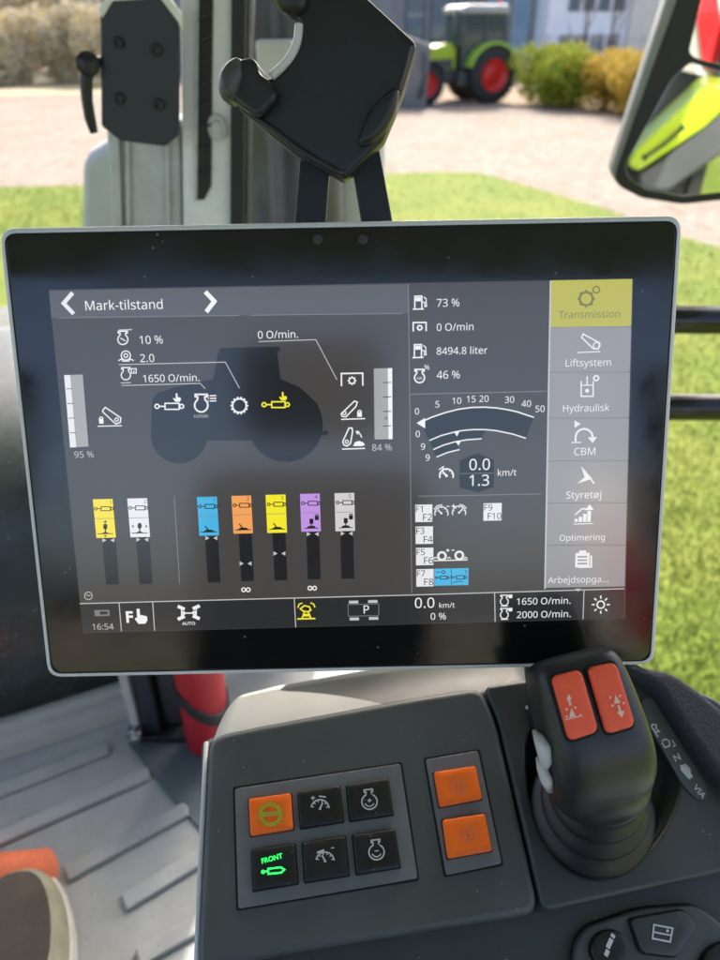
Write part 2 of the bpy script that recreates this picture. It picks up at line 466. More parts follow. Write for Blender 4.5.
arm = MB(); arm.tube([SC.w(W*.80, -HT*.6, -.034), SC.w(W*.82, -HT*.8, -.055), SC.w(W*.86, -HT*1.05, -.05), SC.w(W*.88, -HT*1.32, -.045)], .014, 14)
arm.build('support_arm', 'housing', term, smooth=True)

D = SC
Z0 = .0015
disp = Art(D, Z0)
disp.poly([(50, 290), (632, 279), (624, 617.5), (84, 632)], 'bg')
display = disp.build_art('display', term)
def art(lv=1): return Art(D, Z0 + .00012*lv)
# header and rules
a = art(1); a.poly([(50.5, 291), (408, 284.3), (408.3, 313.5), (52.6, 318)], 'head'); a.build_art('title_bar', display)
a = art(1); a.poly([(81, 603), (408, 594.5), (623.4, 587.6), (623, 617.2), (84, 631.5)], 'bar'); a.build_art('status_bar', display)
a = art(2)
a.line([(74, 293), (65, 303.5), (75, 314)], 4, 'wt'); a.build_art('arrow_icon', display)
a = art(2); a.line([(206, 292), (215, 301.5), (207, 312)], 4.4, 'w'); a.build_art('arrow_icon', display)
a = art(2); a.text('Mark-tilstand', 87, 310.5, w=77, m='w'); a.build_art('screen_title', display)
a = art(2)
a.line([(60, 318), (240, 315.6)], .8, 'dim'); a.line([(250, 315.4), (402, 313.6)], .8, 'dim')
a.line([(408, 284), (409.5, 400), (411.5, 592)], .9, 'dim')
a.line([(409, 394), (546, 391)], .9, 'dim'); a.line([(418, 495.5), (540, 493.2)], .9, 'dim')
a.line([(175, 495), (180.5, 583)], .9, 'dim')
a.line([(81, 602.5), (240, 598.3), (408, 594), (623, 587.6)], 1.0, 'w2')
for p, q in [((120, 601), (122.5, 630)), ((153.5, 600.5), (155.5, 629.5)), ((294.5, 597), (296, 626)), ((494, 591.5), (494.5, 620.5)), ((583, 589), (582, 618))]: a.line([p, q], .9, 'w2')
a.build_art('divider_lines', display)
# menu tabs
tabs = [(279.8, 327.3, 'Transmission', 588, 316.5, 61), (327.6, 372.2, 'Liftsystem', 587, 364.5, 45), (372.6, 417.6, 'Hydraulisk', 585, 409.5, 46),
        (418, 460.4, 'CBM', 583.5, 453, 21), (460.8, 502.4, 'Styretøj', 582.5, 496, 35), (502.8, 544.4, 'Optimering', 581, 538, 45), (544.8, 586.6, 'Arbejdsopga...', 577, 580, 60)]
def sx(y, x0, x1): return x0 + (x1-x0)*(y-280)/308
for i, (y0, y1, t, cx, by, wd) in enumerate(tabs):
    a = art(2); m = 'ytab' if i == 0 else 'tab'; c = 'ytext' if i == 0 else 'wt'
    a.poly([(sx(y0, 549.5, 544), y0+.9), (sx(y0, 631, 623.5), y0-.6), (sx(y1, 631, 623.5), y1-1.4), (sx(y1, 549.5, 544), y1+.1)], m)
    a.h += .0001
    a.text(t, cx, by+1.5, w=wd, m=c if i else 'ytext', center=True)
    ix, iy = cx, by-20
    if i == 0:
        a.ring(585, 299, 6.5, 2.2, c); a.ring(595, 290, 3.2, 1.4, c)
        for k in range(8): a.line([(585+6*math.cos(k*PI/4), 299+6*math.sin(k*PI/4)), (585+9*math.cos(k*PI/4), 299+9*math.sin(k*PI/4))], 1.8, c)
    elif i == 1:
        a.line([(576, 352.5), (599, 351.5)], 1, c); a.ring(595.5, 345.5, 3.2, 1.1, c)
        a.line([(582, 334), (598.5, 343), (597, 349), (592, 348.5), (580.5, 337.5)], 1.3, c, closed=True)
    elif i == 2:
        a.line([(580, 381), (580, 396), (592, 396), (592, 381)], 1.3, c); a.line([(580, 385), (592, 385)], 1, c)
        a.line([(586, 376), (586, 385)], 1.3, c); a.ring(595, 378, 2.4, 1.6, c); a.disc(586, 390.5, 2, c)
    elif i == 3:
        a.poly([(573.5, 420), (573.5, 427.5), (579.5, 423.5)], c); a.ring(583, 437, 8.5, 2, c, 0, 180)
        a.poly([(586.5, 437), (596, 436.5), (591.5, 442.5)], c); a.line([(574.5, 437), (574.5, 441)], 2, c); a.line([(570.5, 442), (580, 442)], 1, c)
    elif i == 4:
        a.poly([(580, 465.5), (591, 478), (576, 483), (583.5, 476.5)], c); a.line([(588, 476), (593, 483)], 1.4, c)
    elif i == 5:
        for k, hh in enumerate((3, 5, 8, 11)): a.rect(573.5+k*4.3, 521-hh, 576.6+k*4.3, 521, c)
        a.line([(574, 514), (581, 508), (588, 508)], 1.4, c); a.poly([(584, 509.5), (592.5, 509), (588.5, 503.5)], c); a.line([(572.5, 523.2), (592, 522.6)], .9, c)
    else:
        a.rect(574.5, 552, 588, 566, c); a.poly([(577.5, 567), (591, 566.6), (591, 554.5), (589.2, 554.5), (589, 565), (577.5, 565.2)], c)
        a.rect(578, 549.6, 585, 552.6, c)
        for k in range(3): a.rect(576.5, 555+k*3.4, 586, 556.4+k*3.4, 'tab', .00005)
    a.build_art('menu_tab', display, 'olive yellow selected menu tab' if i == 0 else None)
a = art(3); a.line([(549.6, 281), (544, 588)], 1.6, 'w2')
for y in (327.4, 372.3, 417.6, 460.5, 502.5, 544.5): a.line([(sx(y, 550.5, 545), y+.8), (sx(y, 630, 623), y-1.1)], .8, 'tabline')
a.poly([(574, 587.6), (580, 587.4), (577, 590.5)], 'w2')
a.build_art('menu_border', display)
# tractor silhouette
a = art(1)
a.disc(180, 435, 28, 'dark', seg=36); a.disc(286, 424.5, 37, 'dark', .00002, seg=40)
a.poly([(153, 400), (158, 393), (176, 387), (214, 379), (218, 356), (219, 352.5), (221, 348), (279, 346.5), (281, 350.5), (277.5, 352), (281, 379), (300, 387), (318, 404), (322, 432), (300, 440), (208, 440), (204, 428), (152, 430)], 'dark', .00004)
a.poly([(321, 431), (327, 430), (329, 433), (326, 435), (320, 435)], 'dark', .00004)
a.build_art('tractor_silhouette', display)
# captions left
def cap(items, lv=3):
    a = art(lv)
    for it in items: a.text(*it[:3], **it[3])
    return a
def engine(a, x, y, r, m, w=1.1):
    a.ring(x, y, r, w, m, 125, 415, seg=18)
    a.line([(x-r*.55, y-r*.8), (x-r*.55, y-r*1.3), (x-r*.9, y-r*1.3), (x-r*.9, y-r*1.65), (x+r*.9, y-r*1.65), (x+r*.9, y-r*1.3), (x+r*.55, y-r*1.3), (x+r*.55, y-r*.8)], w, m)
a = cap([('10 %', 141, 344, dict(w=23, m='w'))]); engine(a, 124, 339.5, 5, 'w', 1.2); a.line([(120, 330.2), (133, 329.6)], 1.2, 'w2'); a.line([(121.5, 338), (126.5, 341)], 1, 'w'); a.build_art('engine_load_readout', display)
a = cap([('2.0', 141.5, 362, dict(w=14, m='w'))]); a.ring(127, 355.5, 4.6, 1.1, 'w'); a.ring(127, 355.5, 1.9, 1, 'w'); a.line([(119.5, 360.6), (122.5, 359), (124, 361), (130, 361), (131.5, 359), (135, 360.6)], 1, 'w')
a.line([(120, 364.5), (226, 362), (240, 388)], .8, 'w2'); a.build_art('drive_ratio_readout', display)
a = cap([('1650 O/min.', 144.5, 382, dict(w=56, m='w'))]); engine(a, 127, 375, 4.6, 'w', 1.1); a.line([(132.5, 373), (132.5, 368.5), (137.3, 368.4), (137.3, 373), (132.5, 373)], .9, 'w'); a.line([(135, 370), (135, 372)], 1, 'w'); a.line([(122, 382.8), (132, 382.4)], 1, 'w2')
a.line([(123, 385.3), (201, 383.2), (206, 388.5)], .8, 'w2'); a.build_art('engine_speed_readout', display)
a = cap([('0 O/min.', 258.5, 338.6, dict(w=40, m='w'))]); a.line([(259, 341.6), (316, 339.6), (337, 379.5)], .8, 'w2'); a.build_art('shaft_speed_readout', display)
# level bars
a = art(2); a.poly([(65.5, 375), (84, 374.3), (89.8, 446), (71.5, 447)], 'lbar'); a.poly([(65.5, 375), (71.5, 374.8), (77.5, 446.7), (71.5, 447)], 'wt', .00005)
for k in (1, 2, 3, 4):
    y = 374+k*14.6; x = 65.5+k*1.2; a.line([(x+1, y), (x+7, y-.2)], .7, 'dark', .0001)
a.text('95 %', 76, 457.3, w=19, m='w2'); a.build_art('level_bar', display)
a = art(2); a.poly([(373.7, 368.4), (392, 367.9), (392.4, 438.6), (374.5, 439)], 'lbar'); a.poly([(387.6, 368.1), (392, 367.9), (392.4, 438.6), (388.4, 438.7)], 'w', .00005)
for k in (1, 2, 3, 4):
    y = 368+k*14.4; a.line([(383, y), (391, y-.2)], .8, 'dark', .0001)
a.poly([(383.5, 417.8), (387, 415.8), (387, 420)], 'dim', .0001)
a.text('84 %', 372, 450.3, w=19.5, m='w2'); a.build_art('level_bar', display)
# status icons
def cyl(a, x, y, m, s=1, w=1.3, hand=True):
    a.ring(x, y, 2.1*s, w, m, seg=12); a.line([(x+2*s, y), (x+8*s, y)], w, m)
    a.line([(x+8*s, y-3*s), (x+22*s, y-3*s), (x+22*s, y+3*s), (x+8*s, y+3*s)], w, m, closed=True); a.ring(x+24.5*s, y, 2*s, w, m, seg=12)
    if hand:
        hx, hy = x+19.5*s, y-8.5*s
        a.poly([(hx-.8, hy-4.5), (hx+.8, hy-4.5), (hx+1, hy-.6), (hx+4, hy-.2), (hx+4.2, hy+2.5), (hx+2.6, hy+4), (hx-1.2, hy+4), (hx-3.6, hy+.8), (hx-2.9, hy+.1), (hx-.8, hy+1.4)], m)
a = art(3); cyl(a, 158, 406, 'w'); a.build_art('hydraulic_icon', display)
a = art(3); cyl(a, 264.5, 404.3, 'y', .95, 1.4); a.build_art('hydraulic_icon', display, 'yellow hydraulic cylinder icon')
a = art(3); engine(a, 202, 405, 6.6, 'w', 1.6); a.text('n/min', 202, 417.5, w=14, m='w2', center=True)
for k in range(3): a.line([(210.5, 395.5+k*2.6), (217, 395.3+k*2.6)], 1.2, 'w'); a.disc(209, 395.5+k*2.6, .7, 'w', seg=6)
a.build_art('engine_icon', display)
a = art(3); a.gear(240, 405.3, 6.8, 'w', 14, 1.5, 2.0); a.build_art('gear_icon', display)
def lock(a, x, y, m, s=1):
    a.rect(x-2.4*s, y-1.2*s, x+2.4*s, y+3.6*s, m); a.ring(x, y-1.2*s, 1.7*s, 1, m, 0, 180, seg=8)
a = art(3); lock(a, 102.5, 419.5, 'w'); a.line([(104, 410), (106.5, 407), (122, 417.5), (121.5, 422), (117, 423.6), (104, 411.5)], 1.2, 'w', closed=True); a.ring(117.8, 419.2, 1.7, 1, 'w', seg=10); a.line([(99, 425.8), (123, 425.3)], 1, 'w'); a.build_art('linkage_icon', display)
a = art(3); a.line([(341.6, 386), (341.4, 373.4), (362.6, 373), (362.8, 385.5)], 1.5, 'w'); a.gear(352, 380.4, 2.8, 'w', 8, 1.2, 1.5); a.build_art('shaft_icon', display)
a = art(3); a.line([(341.2, 413.5), (354.5, 400.8), (357.3, 401.8), (356, 406), (346, 416.5), (342.2, 416)], 1.3, 'w', closed=True); a.ring(344.6, 412.7, 1.6, 1, 'w', seg=10); lock(a, 359.5, 412.8, 'w'); a.line([(341.2, 419), (365, 418.2)], 1.2, 'w'); a.build_art('linkage_icon', display)
a = art(3); a.line([(344, 444.5), (342.8, 441), (349, 427.6), (352, 427.6), (352.6, 431), (350.5, 443), (347, 445.5)], 1.3, 'w', closed=True); a.ring(346.8, 441.2, 1.6, 1, 'w', seg=10)
a.poly([(353, 445.6), (355, 441.6), (359, 440.4), (363, 441.8), (365, 444.4), (362, 445.6)], 'w'); a.ring(351, 440, 11, 1.1, 'w', 15, 60, seg=8); a.poly([(355.5, 431), (359.5, 430.5), (357.5, 434.5)], 'w'); a.line([(342, 448.6), (365, 447.8)], 1.2, 'w'); a.build_art('linkage_icon', display)
# right readouts
def pump(a, x, y, m):
    a.line([(x-4.5, y+6), (x-4.5, y-6.5), (x+2.5, y-6.7), (x+2.5, y+5.8)], 1.3, m); a.line([(x-6.5, y+6.4), (x+4.5, y+6.1)], 1.3, m); a.rect(x-3.6, y-5.4, x+1.6, y-1.6, m)
    a.line([(x+3, y-1), (x+5.6, y-.2), (x+5.4, y+3.8), (x+7.2, y+3.4), (x+6.6, y-4), (x+4.4, y-5.8)], 1, m)
a = cap([('73 %', 436.3, 307, dict(w=22.5, m='w'))]); pump(a, 419, 303, 'w'); a.build_art('fuel_readout', display)
a = cap([('0 O/min', 436.3, 331, dict(w=36.5, m='w'))]); a.line([(413, 331.6), (412.9, 322.7), (425.7, 322.5), (425.8, 331.2)], 1.4, 'w'); a.gear(419.4, 327.8, 1.9, 'w', 8, 1.1, 1.2); a.build_art('shaft_readout', display)
a = cap([('8494.8 liter', 436.3, 354.6, dict(w=50.5, m='w'))]); pump(a, 418.6, 351.2, 'w'); a.build_art('consumption_readout', display)
a = cap([('46 %', 436.3, 378.6, dict(w=23, m='w'))]); engine(a, 419.2, 377.5, 5, 'w', 1.4); a.text('kW', 419.2, 379.4, w=5, m='w', center=True); a.text('%', 426.5, 369.5, w=5, m='w', center=True); a.build_art('power_readout', display)
# speed gauge
a = art(2)
A1 = [(420, 422), (431, 417), (445, 412.2), (458, 408.9), (471.5, 407.1), (484, 406.8), (495.6, 407.6), (506, 409.2), (516, 411.4), (533, 417)]
A2 = [(429, 440), (441, 435), (455, 431.3), (464, 429.8), (473.5, 429.1), (485, 429.2), (495.6, 430.2), (512, 433.6), (525, 437.8)]
A3 = [(433, 449), (443, 444.6), (455, 441.2), (467, 439.2), (481, 438.3)]
A4 = [(436, 456.5), (447, 452), (459, 449)]
a.poly(A1 + A2[::-1], 'dark'); a.poly(A2[:6]+A3[::-1], 'dark', .00003); a.poly(A3[:3]+A4[::-1], 'dark', .00003)
a.h += .0001
a.line(A1, 1.3, 'w'); a.line(A2, 1.2, 'w'); a.line(A3, 1.2, 'w'); a.line(A4, 1.2, 'w')
a.poly([(416.3, 422.6), (424.8, 417.6), (424.8, 428)], 'w'); a.poly([(453.5, 431.3), (459, 430.6), (456.6, 436)], 'w'); a.poly([(455, 441), (460.4, 440.4), (458, 445)], 'w')
for t, x, y in [('0', 416.7, 411), ('5', 437, 404), ('10', 456.3, 400.5), ('15', 470.6, 398.8), ('20', 483.3, 398.5), ('30', 508.7, 399.4), ('40', 525.4, 403.4), ('50', 539, 408.5), ('0', 417.5, 433.5), ('9', 422.7, 446), ('9', 427.3, 457)]:
    a.text(t, x, y+3.1, hh=6.4, m='w', center=True)
a.build_art('speed_gauge', display)
a = art(2); a.poly([(459.4, 459.7), (477.5, 453), (493.2, 459.5), (493.2, 486.5), (477.5, 491.7), (459.4, 487)], 'dark2'); a.h += .0001
a.text('0.0', 479, 469.3, w=20.5, m='w', center=True); a.text('1.3', 478.6, 485, w=19.5, m='w', center=True); a.line([(459.6, 473), (493, 472.4)], .6, 'dim')
a.text('km/t', 506.3, 475, w=18.5, m='w', center=True); a.build_art('speed_readout', display)
def gauge(a, x, y, r, m, w=1.3, flip=1):
    a.ring(x, y, r, w, m, -20, 200 if flip else 200, seg=16)
    for k in range(5):
        t = math.radians(20+35*k); a.line([(x+r*.72*math.cos(t), y-r*.72*math.sin(t)), (x+r*math.cos(t), y-r*math.sin(t))], .8, m)
    a.line([(x, y), (x-r*.55*flip, y-r*.55)], w*1.2, m); a.disc(x, y, w, m, seg=8)
a = art(3); gauge(a, 446, 475, 6.8, 'w', 1.5); a.line([(438.5, 469), (443, 466), (442, 469.5)], 1.2, 'w'); a.build_art('cruise_icon', display)
# function keys
for (x0, y0, x1, y1, t1, t2) in [(415, 504, 432, 521, 'F1', 'F2'), (415.3, 525.8, 432.6, 542.8, 'F3', 'F4'), (415.7, 547, 433, 564, 'F5', 'F6'), (416, 568.2, 433.2, 585.2, 'F7', 'F8'), (483, 502.6, 500.8, 519.6, 'F9', 'F10')]:
    a = art(2); a.rect(x0, y0, x1, y1, 'wt'); a.h += .0001; a.text(t1, x0+.6, y0+7.2, hh=6.3, m='dark'); wd = 13.5 if t2 == 'F10' else 9
    a.text(t2, x1-wd-.3, y1-1.2, w=wd, m='dark'); a.build_art('function_key_box', display)
a = art(3); gauge(a, 441, 512.5, 6.6, 'wt', 1.1); gauge(a, 458.5, 511.8, 6.6, 'wt', 1.1, -1)
for pts in ([(433.5, 508.5), (437, 504.8), (442, 504)], [(459, 503.6), (462.5, 504.4), (466, 507.4)]): a.line(pts, 1, 'wt')
a.line([(446, 505.6), (449, 505.5)], 1, 'wt'); a.line([(451, 505.4), (455, 505.3)], 1, 'wt'); a.line([(453, 503.4), (453, 507.3)], 1, 'wt'); a.build_art('cruise_icon', display)
a = art(3); a.ring(441.5, 555, 3.8, 2.2, 'wt'); a.ring(458.8, 554.4, 3.8, 2.2, 'wt'); a.line([(433.5, 559.6), (467, 558.8)], 1.2, 'wt')
for x in (435, 448.5, 465): a.line([(x-1.8, 557.6), (x, 556.2), (x+1.8, 557.4)], 1, 'wt')
a.line([(445.6, 549.4), (449, 549.3)], 1, 'wt'); a.line([(447.3, 547.7), (447.3, 551)], 1, 'wt'); a.line([(451, 549.2), (454, 549.1)], 1, 'wt'); a.build_art('suspension_icon', display)
a = art(2); a.rect(433.8, 567.7, 467.9, 584, 'blue'); a.h += .0001; cyl(a, 436, 576.5, 'dark', .48, .8, False); cyl(a, 451.5, 576.2, 'dark', .55, .8, False)
a.line([(450.8, 568), (450.8, 584)], .5, 'dark'); a.line([(436, 571), (440, 571)], .8, 'dark'); a.ring(443, 571, 1.5, .8, 'dark', seg=10); a.text('1', 464, 573, hh=4.5, m='dark'); a.line([(452, 581.5), (459, 580), (462, 580.6)], .7, 'dark'); a.build_art('valve_key', display)
# valve tiles
tiles = [(94, 498.6, 117, 536.7, 'ytile', 583.5, 1, '1'), (128.3, 497.8, 151, 536, 'wt', 583, 1, '2'), (197.6, 496.3, 219.7, 534.5, 'blue', 581.5, 2, '1'), (232, 495.2, 253.4, 532.4, 'org', 580, 2, '2'),
         (266, 494.2, 287.3, 531.7, 'y', 579.2, 2, '3'), (300.2, 493.2, 321, 530.5, 'pur', 578.4, 3, '4'), (334.6, 492.5, 355, 530, 'gt', 577.6, 3, '5')]
for i, (x0, y0, x1, y1, c, yb, kd, no) in enumerate(tiles):
    a = art(2); a.rect(x0, y0, x1, y1, c)
    bx = (x0+x1)/2 + 3.8 - i*.35; bw = 6.2
    p0 = a.uv((bx-bw, y1+.5)); p1 = a.uv((bx+bw+.5, y1+.5)); q = a.uv((bx, yb))
    a.face([(p0.x, q.y), (p1.x, q.y), (p1.x, p0.y), (p0.x, p0.y)], 'dark')
    a.h += .0001
    cyl(a, x0+3, y0+9.3, 'dark', .66, .9, False); a.text(no, x1-6, y0+4.6, hh=3.6, m='dark'); mid = (y0+y1)/2
    a.line([(x0+1.5, mid+.3), (x1-1.5, mid-.2)], .5, 'dim')
    mx = (x0+x1)/2 + 1
    if kd == 1:
        a.disc(mx, mid+8, 2.2, 'dark', seg=10, sy=1.4); a.rect(mx-.8, mid+9, mx+.8, mid+13.5, 'dark'); a.poly([(mx-4, y1-4.2), (mx, y1-6), (mx+4, y1-4.2)], 'dark'); a.line([(mx-8, y1-3.8), (mx+8, y1-4)], .8, 'dark')
        if i == 0: a.poly([(mx-1.8, mid+4), (mx+1.8, mid+4), (mx, mid+1.6)], 'dark'); a.poly([(mx-1.5, y1-2.4), (mx+1.5, y1-2.4), (mx, y1-.4)], 'dark')
        else: a.poly([(mx-8, mid+8.5), (mx-6, mid+7), (mx-6, mid+10)], 'dark'); a.poly([(mx+8, mid+8.5), (mx+6, mid+7), (mx+6, mid+10)], 'dark')
    elif kd == 2:
        a.poly([(mx-6, y1-3.6), (mx-2, y1-6), (mx+3, y1-5.6), (mx+6, y1-3.8)], 'dark'); a.line([(mx-8, y1-3.2), (mx+8, y1-3.6)], .8, 'dark'); a.line([(mx-4, y1-9.4), (mx-1, y1-6)], 1.2, 'dark')
    else:
        a.rect(mx-2, mid+6, mx+2, mid+11, 'dark'); a.rect(mx-.6, mid+10.5, mx+.6, mid+14, 'dark'); a.poly([(mx-4.6, y1-3.2), (mx-3, y1-5.4), (mx+3, y1-5.6), (mx+4.6, y1-3.4)], 'dark'); a.line([(mx-7, y1-3), (mx+7, y1-3.4)], .8, 'dark'); lock(a, x1-4, mid+4.3, 'dark', .85)
    ay = {3: 562.5, 4: 552.5}.get(i, y1+2.6); s_ = 2.2
    ax0, ax1 = (bx-bw+.5, bx+bw) if i not in (3, 4) else (bx-bw+1, bx+bw+.4)
    a.poly([(ax0, ay-s_), (ax0, ay+s_), (ax0+4, ay)], 'w2'); a.poly([(ax1, ay-s_), (ax1, ay+s_), (ax1-4, ay)], 'w2')
    if i in (3, 5):
        for dx in (-2.3, 2.3): a.ring(bx+1+dx+(0 if i == 3 else -1.2), yb+8.6, 1.9, 1.1, 'w', seg=12)
    a.build_art('valve_tile', display, {0: 'yellow valve tile beside the white one', 1: 'white valve tile', 2: 'light blue valve tile', 3: 'orange valve tile', 4: 'yellow valve tile right of the orange one', 5: 'violet valve tile', 6: 'pale grey valve tile'}[i])
# status bar contents
a = art(3); a.text('16:54', 94, 628.4, w=21, m='w2'); a.rect(95.5, 608.8, 111, 614.6, 'dim'); a.rect(101, 610.3, 109, 613, 'bar', .00004); a.build_art('clock_readout', display)
a = art(3); a.ring(89.7, 594.6, 3.8, .8, 'w2'); a.line([(87.6, 593.4), (89.7, 594.6), (91.8, 594)], .8, 'w2'); a.build_art('timer_icon', display)
a = art(3); a.text('F', 127.6, 621, hh=9.5, m='w', bold=.03, plain=True); a.poly([(137.6, 607.6), (140.6, 607.5), (141, 613.5), (148, 615), (148.4, 619), (146.4, 622.3), (139.6, 622.6), (135.8, 617.6), (137, 616.2), (138.2, 617)], 'w'); a.build_art('function_icon', display)
a = art(3); a.text('AUTO', 189.5, 623.6, w=13, m='w', center=True, bold=.01, plain=True)
a.line([(182, 612), (196, 611.6)], 1.3, 'w'); a.ring(184, 611.9, 1.6, 1.1, 'w', seg=10); a.ring(195, 611.6, 1.6, 1.1, 'w', seg=10)
for (x, y, r) in [(182, 606.5, .25), (197, 606, -.25), (182, 616.5, -.25), (197, 616, .25)]: a.line([(x-3.4, y-r*6), (x+3.4, y+r*6)], 3.4, 'w')
for x in (182.3, 197): a.line([(x, 606), (x, 617)], 1, 'w')
a.build_art('axle_icon', display)
a = art(3); a.line([(297.6, 617.6), (315.5, 617.2)], 1.5, 'y'); a.line([(300.6, 607.5), (304.6, 604.4), (309.6, 605.6), (311, 609), (307.6, 610.6), (303, 609.6)], 1.4, 'y', closed=True); a.line([(304.6, 610.6), (302.4, 617)], 1.4, 'y'); a.line([(308.6, 610.8), (311, 617)], 1.4, 'y'); a.rect(304, 612.6, 310, 615, 'y')
a.line([(298, 606.5), (299.4, 603), (302.6, 601.8)], 1.2, 'y'); a.line([(315.2, 606.2), (313.8, 602.8), (310.6, 601.6)], 1.2, 'y'); a.build_art('seat_icon', display)
a = art(3); a.line([(348, 603.4), (348.4, 615), (378.6, 614.2), (378.6, 602.6)], .7, 'dim', closed=True); a.text('P', 366.4, 612.2, hh=8.6, m='w', center=True)
for (x, y) in [(353.5, 600.8), (372.6, 600.2), (354.2, 617.6), (373.4, 617)]: a.rect(x-4.6, y-1.3, x+4.8, y+1.3, 'w2', .0001)
a.build_art('parking_icon', display)
a = art(3); a.text('0.0', 414.6, 606.8, w=19.4, m='w'); a.text('km/t', 438.8, 606.6, w=15.4, m='w'); a.text('0 %', 430.3, 618.4, w=15.2, m='w'); a.build_art('speed_readout', display)
a = art(3)
for y, t in ((600.4, '1650 O/min.'), (613.6, '2000 O/min.')):
    engine(a, 503.6, y, 3.9, 'w', 1); a.rect(508, y-7, 511.5, y-3.6, 'w'); a.line([(500, y+4.6), (507.5, y+4.4)], .8, 'w'); a.text(t, 516, y+3.2, w=53.5, m='w')
a.build_art('engine_speed_readout', display)
a = art(3); a.ring(599.6, 603.4, 3.6, 1.4, 'w')
for k in range(8): t = k*PI/4; a.line([(599.6+6*math.cos(t), 603.4+6*math.sin(t)), (599.6+9*math.cos(t), 603.4+9*math.sin(t))], 1.4, 'w')
a.build_art('brightness_icon', display)

# ================================================================== ARMREST CONSOLE
cw = .10
co = CAM + cv(-.74099, 1.79121, 4.20672)*cw
CF = Frame(co, cv(.98735, -.09673, .12563), -cv(.12874, .83414, -.53631))
con = empty('armrest_console', CF.w(.12, -.12, -.09), 'dark grey plastic armrest console with switch panels below the touchscreen', 'console')
def cpx(pts, fr=CF): return [fr.px(x, y) for x, y in pts]
hole = smooth_loop(cpx([(527, 732), (560, 716), (640, 722), (676, 752), (681, 790), (660, 838), (622, 872), (590, 878), (562, 864), (541, 832), (527, 785)]), .02, 5)
left_top = smooth_loop(cpx([(209, 736), (250, 727), (400, 699), (482, 686), (497, 722), (541, 913), (400, 936), (300, 952), (196, 972)]), .010, 6)
right_top = smooth_loop(cpx([(484, 685.6), (535, 678), (640, 664), (720, 700), (790, 770), (800, 850), (720, 873), (543, 912.6), (499, 722)]), .006, 6)
shell = plate('left_cover', CF, [left_top], 0, .022, .0045, 'console', con, seg=5)
rcov = plate('right_cover', CF, [right_top, hole], 0, .022, .003, 'console2', con, seg=5)
# front roll-off below the top covers
LF = CF.lift(-.020)
plate('lower_shell', LF, [smooth_loop(cpx([(200, 740), (215, 733), (640, 668), (800, 750), (860, 1300), (190, 1300), (194, 960)], LF), .012, 5)], 0, .09, .008, 'console2', con, seg=5)
pz_ = CF.pp(215, 760, -.08); px1_ = CF.pp(640, 760, -.08)
m_ = MB(); m_.abox((pz_.x+.03, .12, H-.85), (px1_.x, .34, H-.47)); m_.build('shade_pedestal', 'console2', con, bevel=.01)  # unseen base, added to keep the sun off the floor
# edge trim along the left side
m_ = MB(); m_.tube([CF.pp(206.5, 742, -.004), CF.pp(203.5, 800, -.004), CF.pp(200, 880, -.004), CF.pp(197, 960, -.004), CF.pp(195, 1040, -.012)], .0016, 8); m_.build('edge_trim', 'alu', con, smooth=True)
# bowl round the lever
hx = sum(p[0] for p in hole)/len(hole); hy = sum(p[1] for p in hole)/len(hole)
rings = []
for t, dz in ((1.0, -.001), (.96, -.006), (.90, -.012), (.80, -.017), (.5, -.019), (.1, -.019)):
    rings.append([CF.w(hx+(u-hx)*t, hy+(v-hy)*t, dz) for u, v in hole])
m_ = MB(); m_.loft(rings, cap=False); m_.build('lever_well', 'console2', con, smooth=True)

def pxrect(fr, c4, r=.0012, h=0): return smooth_loop([fr.px(x, y, h) for x, y in c4], r, 3)
def switch_panel(c4, label):
    cx = sum(p[0] for p in c4)/4; cy = sum(p[1] for p in c4)/4
    big = [(cx+(x-cx)*1.0 + (2.2 if x > cx else -2.2), cy+(y-cy)*1.0+(2.2 if y > cy else -2.2)) for x, y in c4]
    mb = plate('', CF, [pxrect(CF, big, .0015)], .0004, .002, .0002, None, None, build=False, mi=1)
    mb = plate('', CF, [pxrect(CF, c4, .0015)], .0011, .003, .0005, None, None, build=False, mb=mb, mi=0)
    return props(mb.build('switch_panel', ['panel', 'gap'], con), label)
def key(parent, c4, matname, icon, label, top=.0042):
    cx = sum(p[0] for p in c4)/4; cy = sum(p[1] for p in c4)/4
    k = pxrect(CF, c4, .0014, 0)
    grow = [(cx+(x-cx)*1.05, cy+(y-cy)*1.05) for x, y in c4]
    mb = plate('', CF, [pxrect(CF, grow, .001)], .0014, .001, .0002, None, None, build=False, mi=1)
    # concave rocker key: loft of shrinking outlines
    ctr = V((sum(p[0] for p in k)/len(k), sum(p[1] for p in k)/len(k)))
    def rg(t, h): return [CF.w(ctr.x+(u-ctr.x)*t, ctr.y+(v-ctr.y)*t, h) for u, v in k]
    mb.loft([rg(1.0, .0012), rg(.998, top-.0009), rg(.985, top-.0003), rg(.95, top), rg(.6, top-.0003), rg(.02, top-.0004)], cap=False, mi=0)
    art_ = Art(CF, top+.0002); art_.slots = ['_k', '_g']; icon(art_)
    for f in art_.f: mb.f.append(tuple(i+len(mb.v) for i in f))
    mb.m += art_.m; mb.v += art_.v
    o = mb.build('push_button', [matname, 'gap']+[M[s] for s in art_.slots[2:]], parent)
    for p in o.data.polygons: p.use_smooth = p.material_index == 0
    o['label'] = label
    return o
def ic_hyd(a):
    a.gear(271, 815.5, 9.5, 'greenglow', 16, 2.2, 3); a.line([(262, 816), (280, 814)], 4.5, 'greenglow')
    a.line([(265, 815.4), (277, 814)], 1.4, 'orange_mark', .0001)
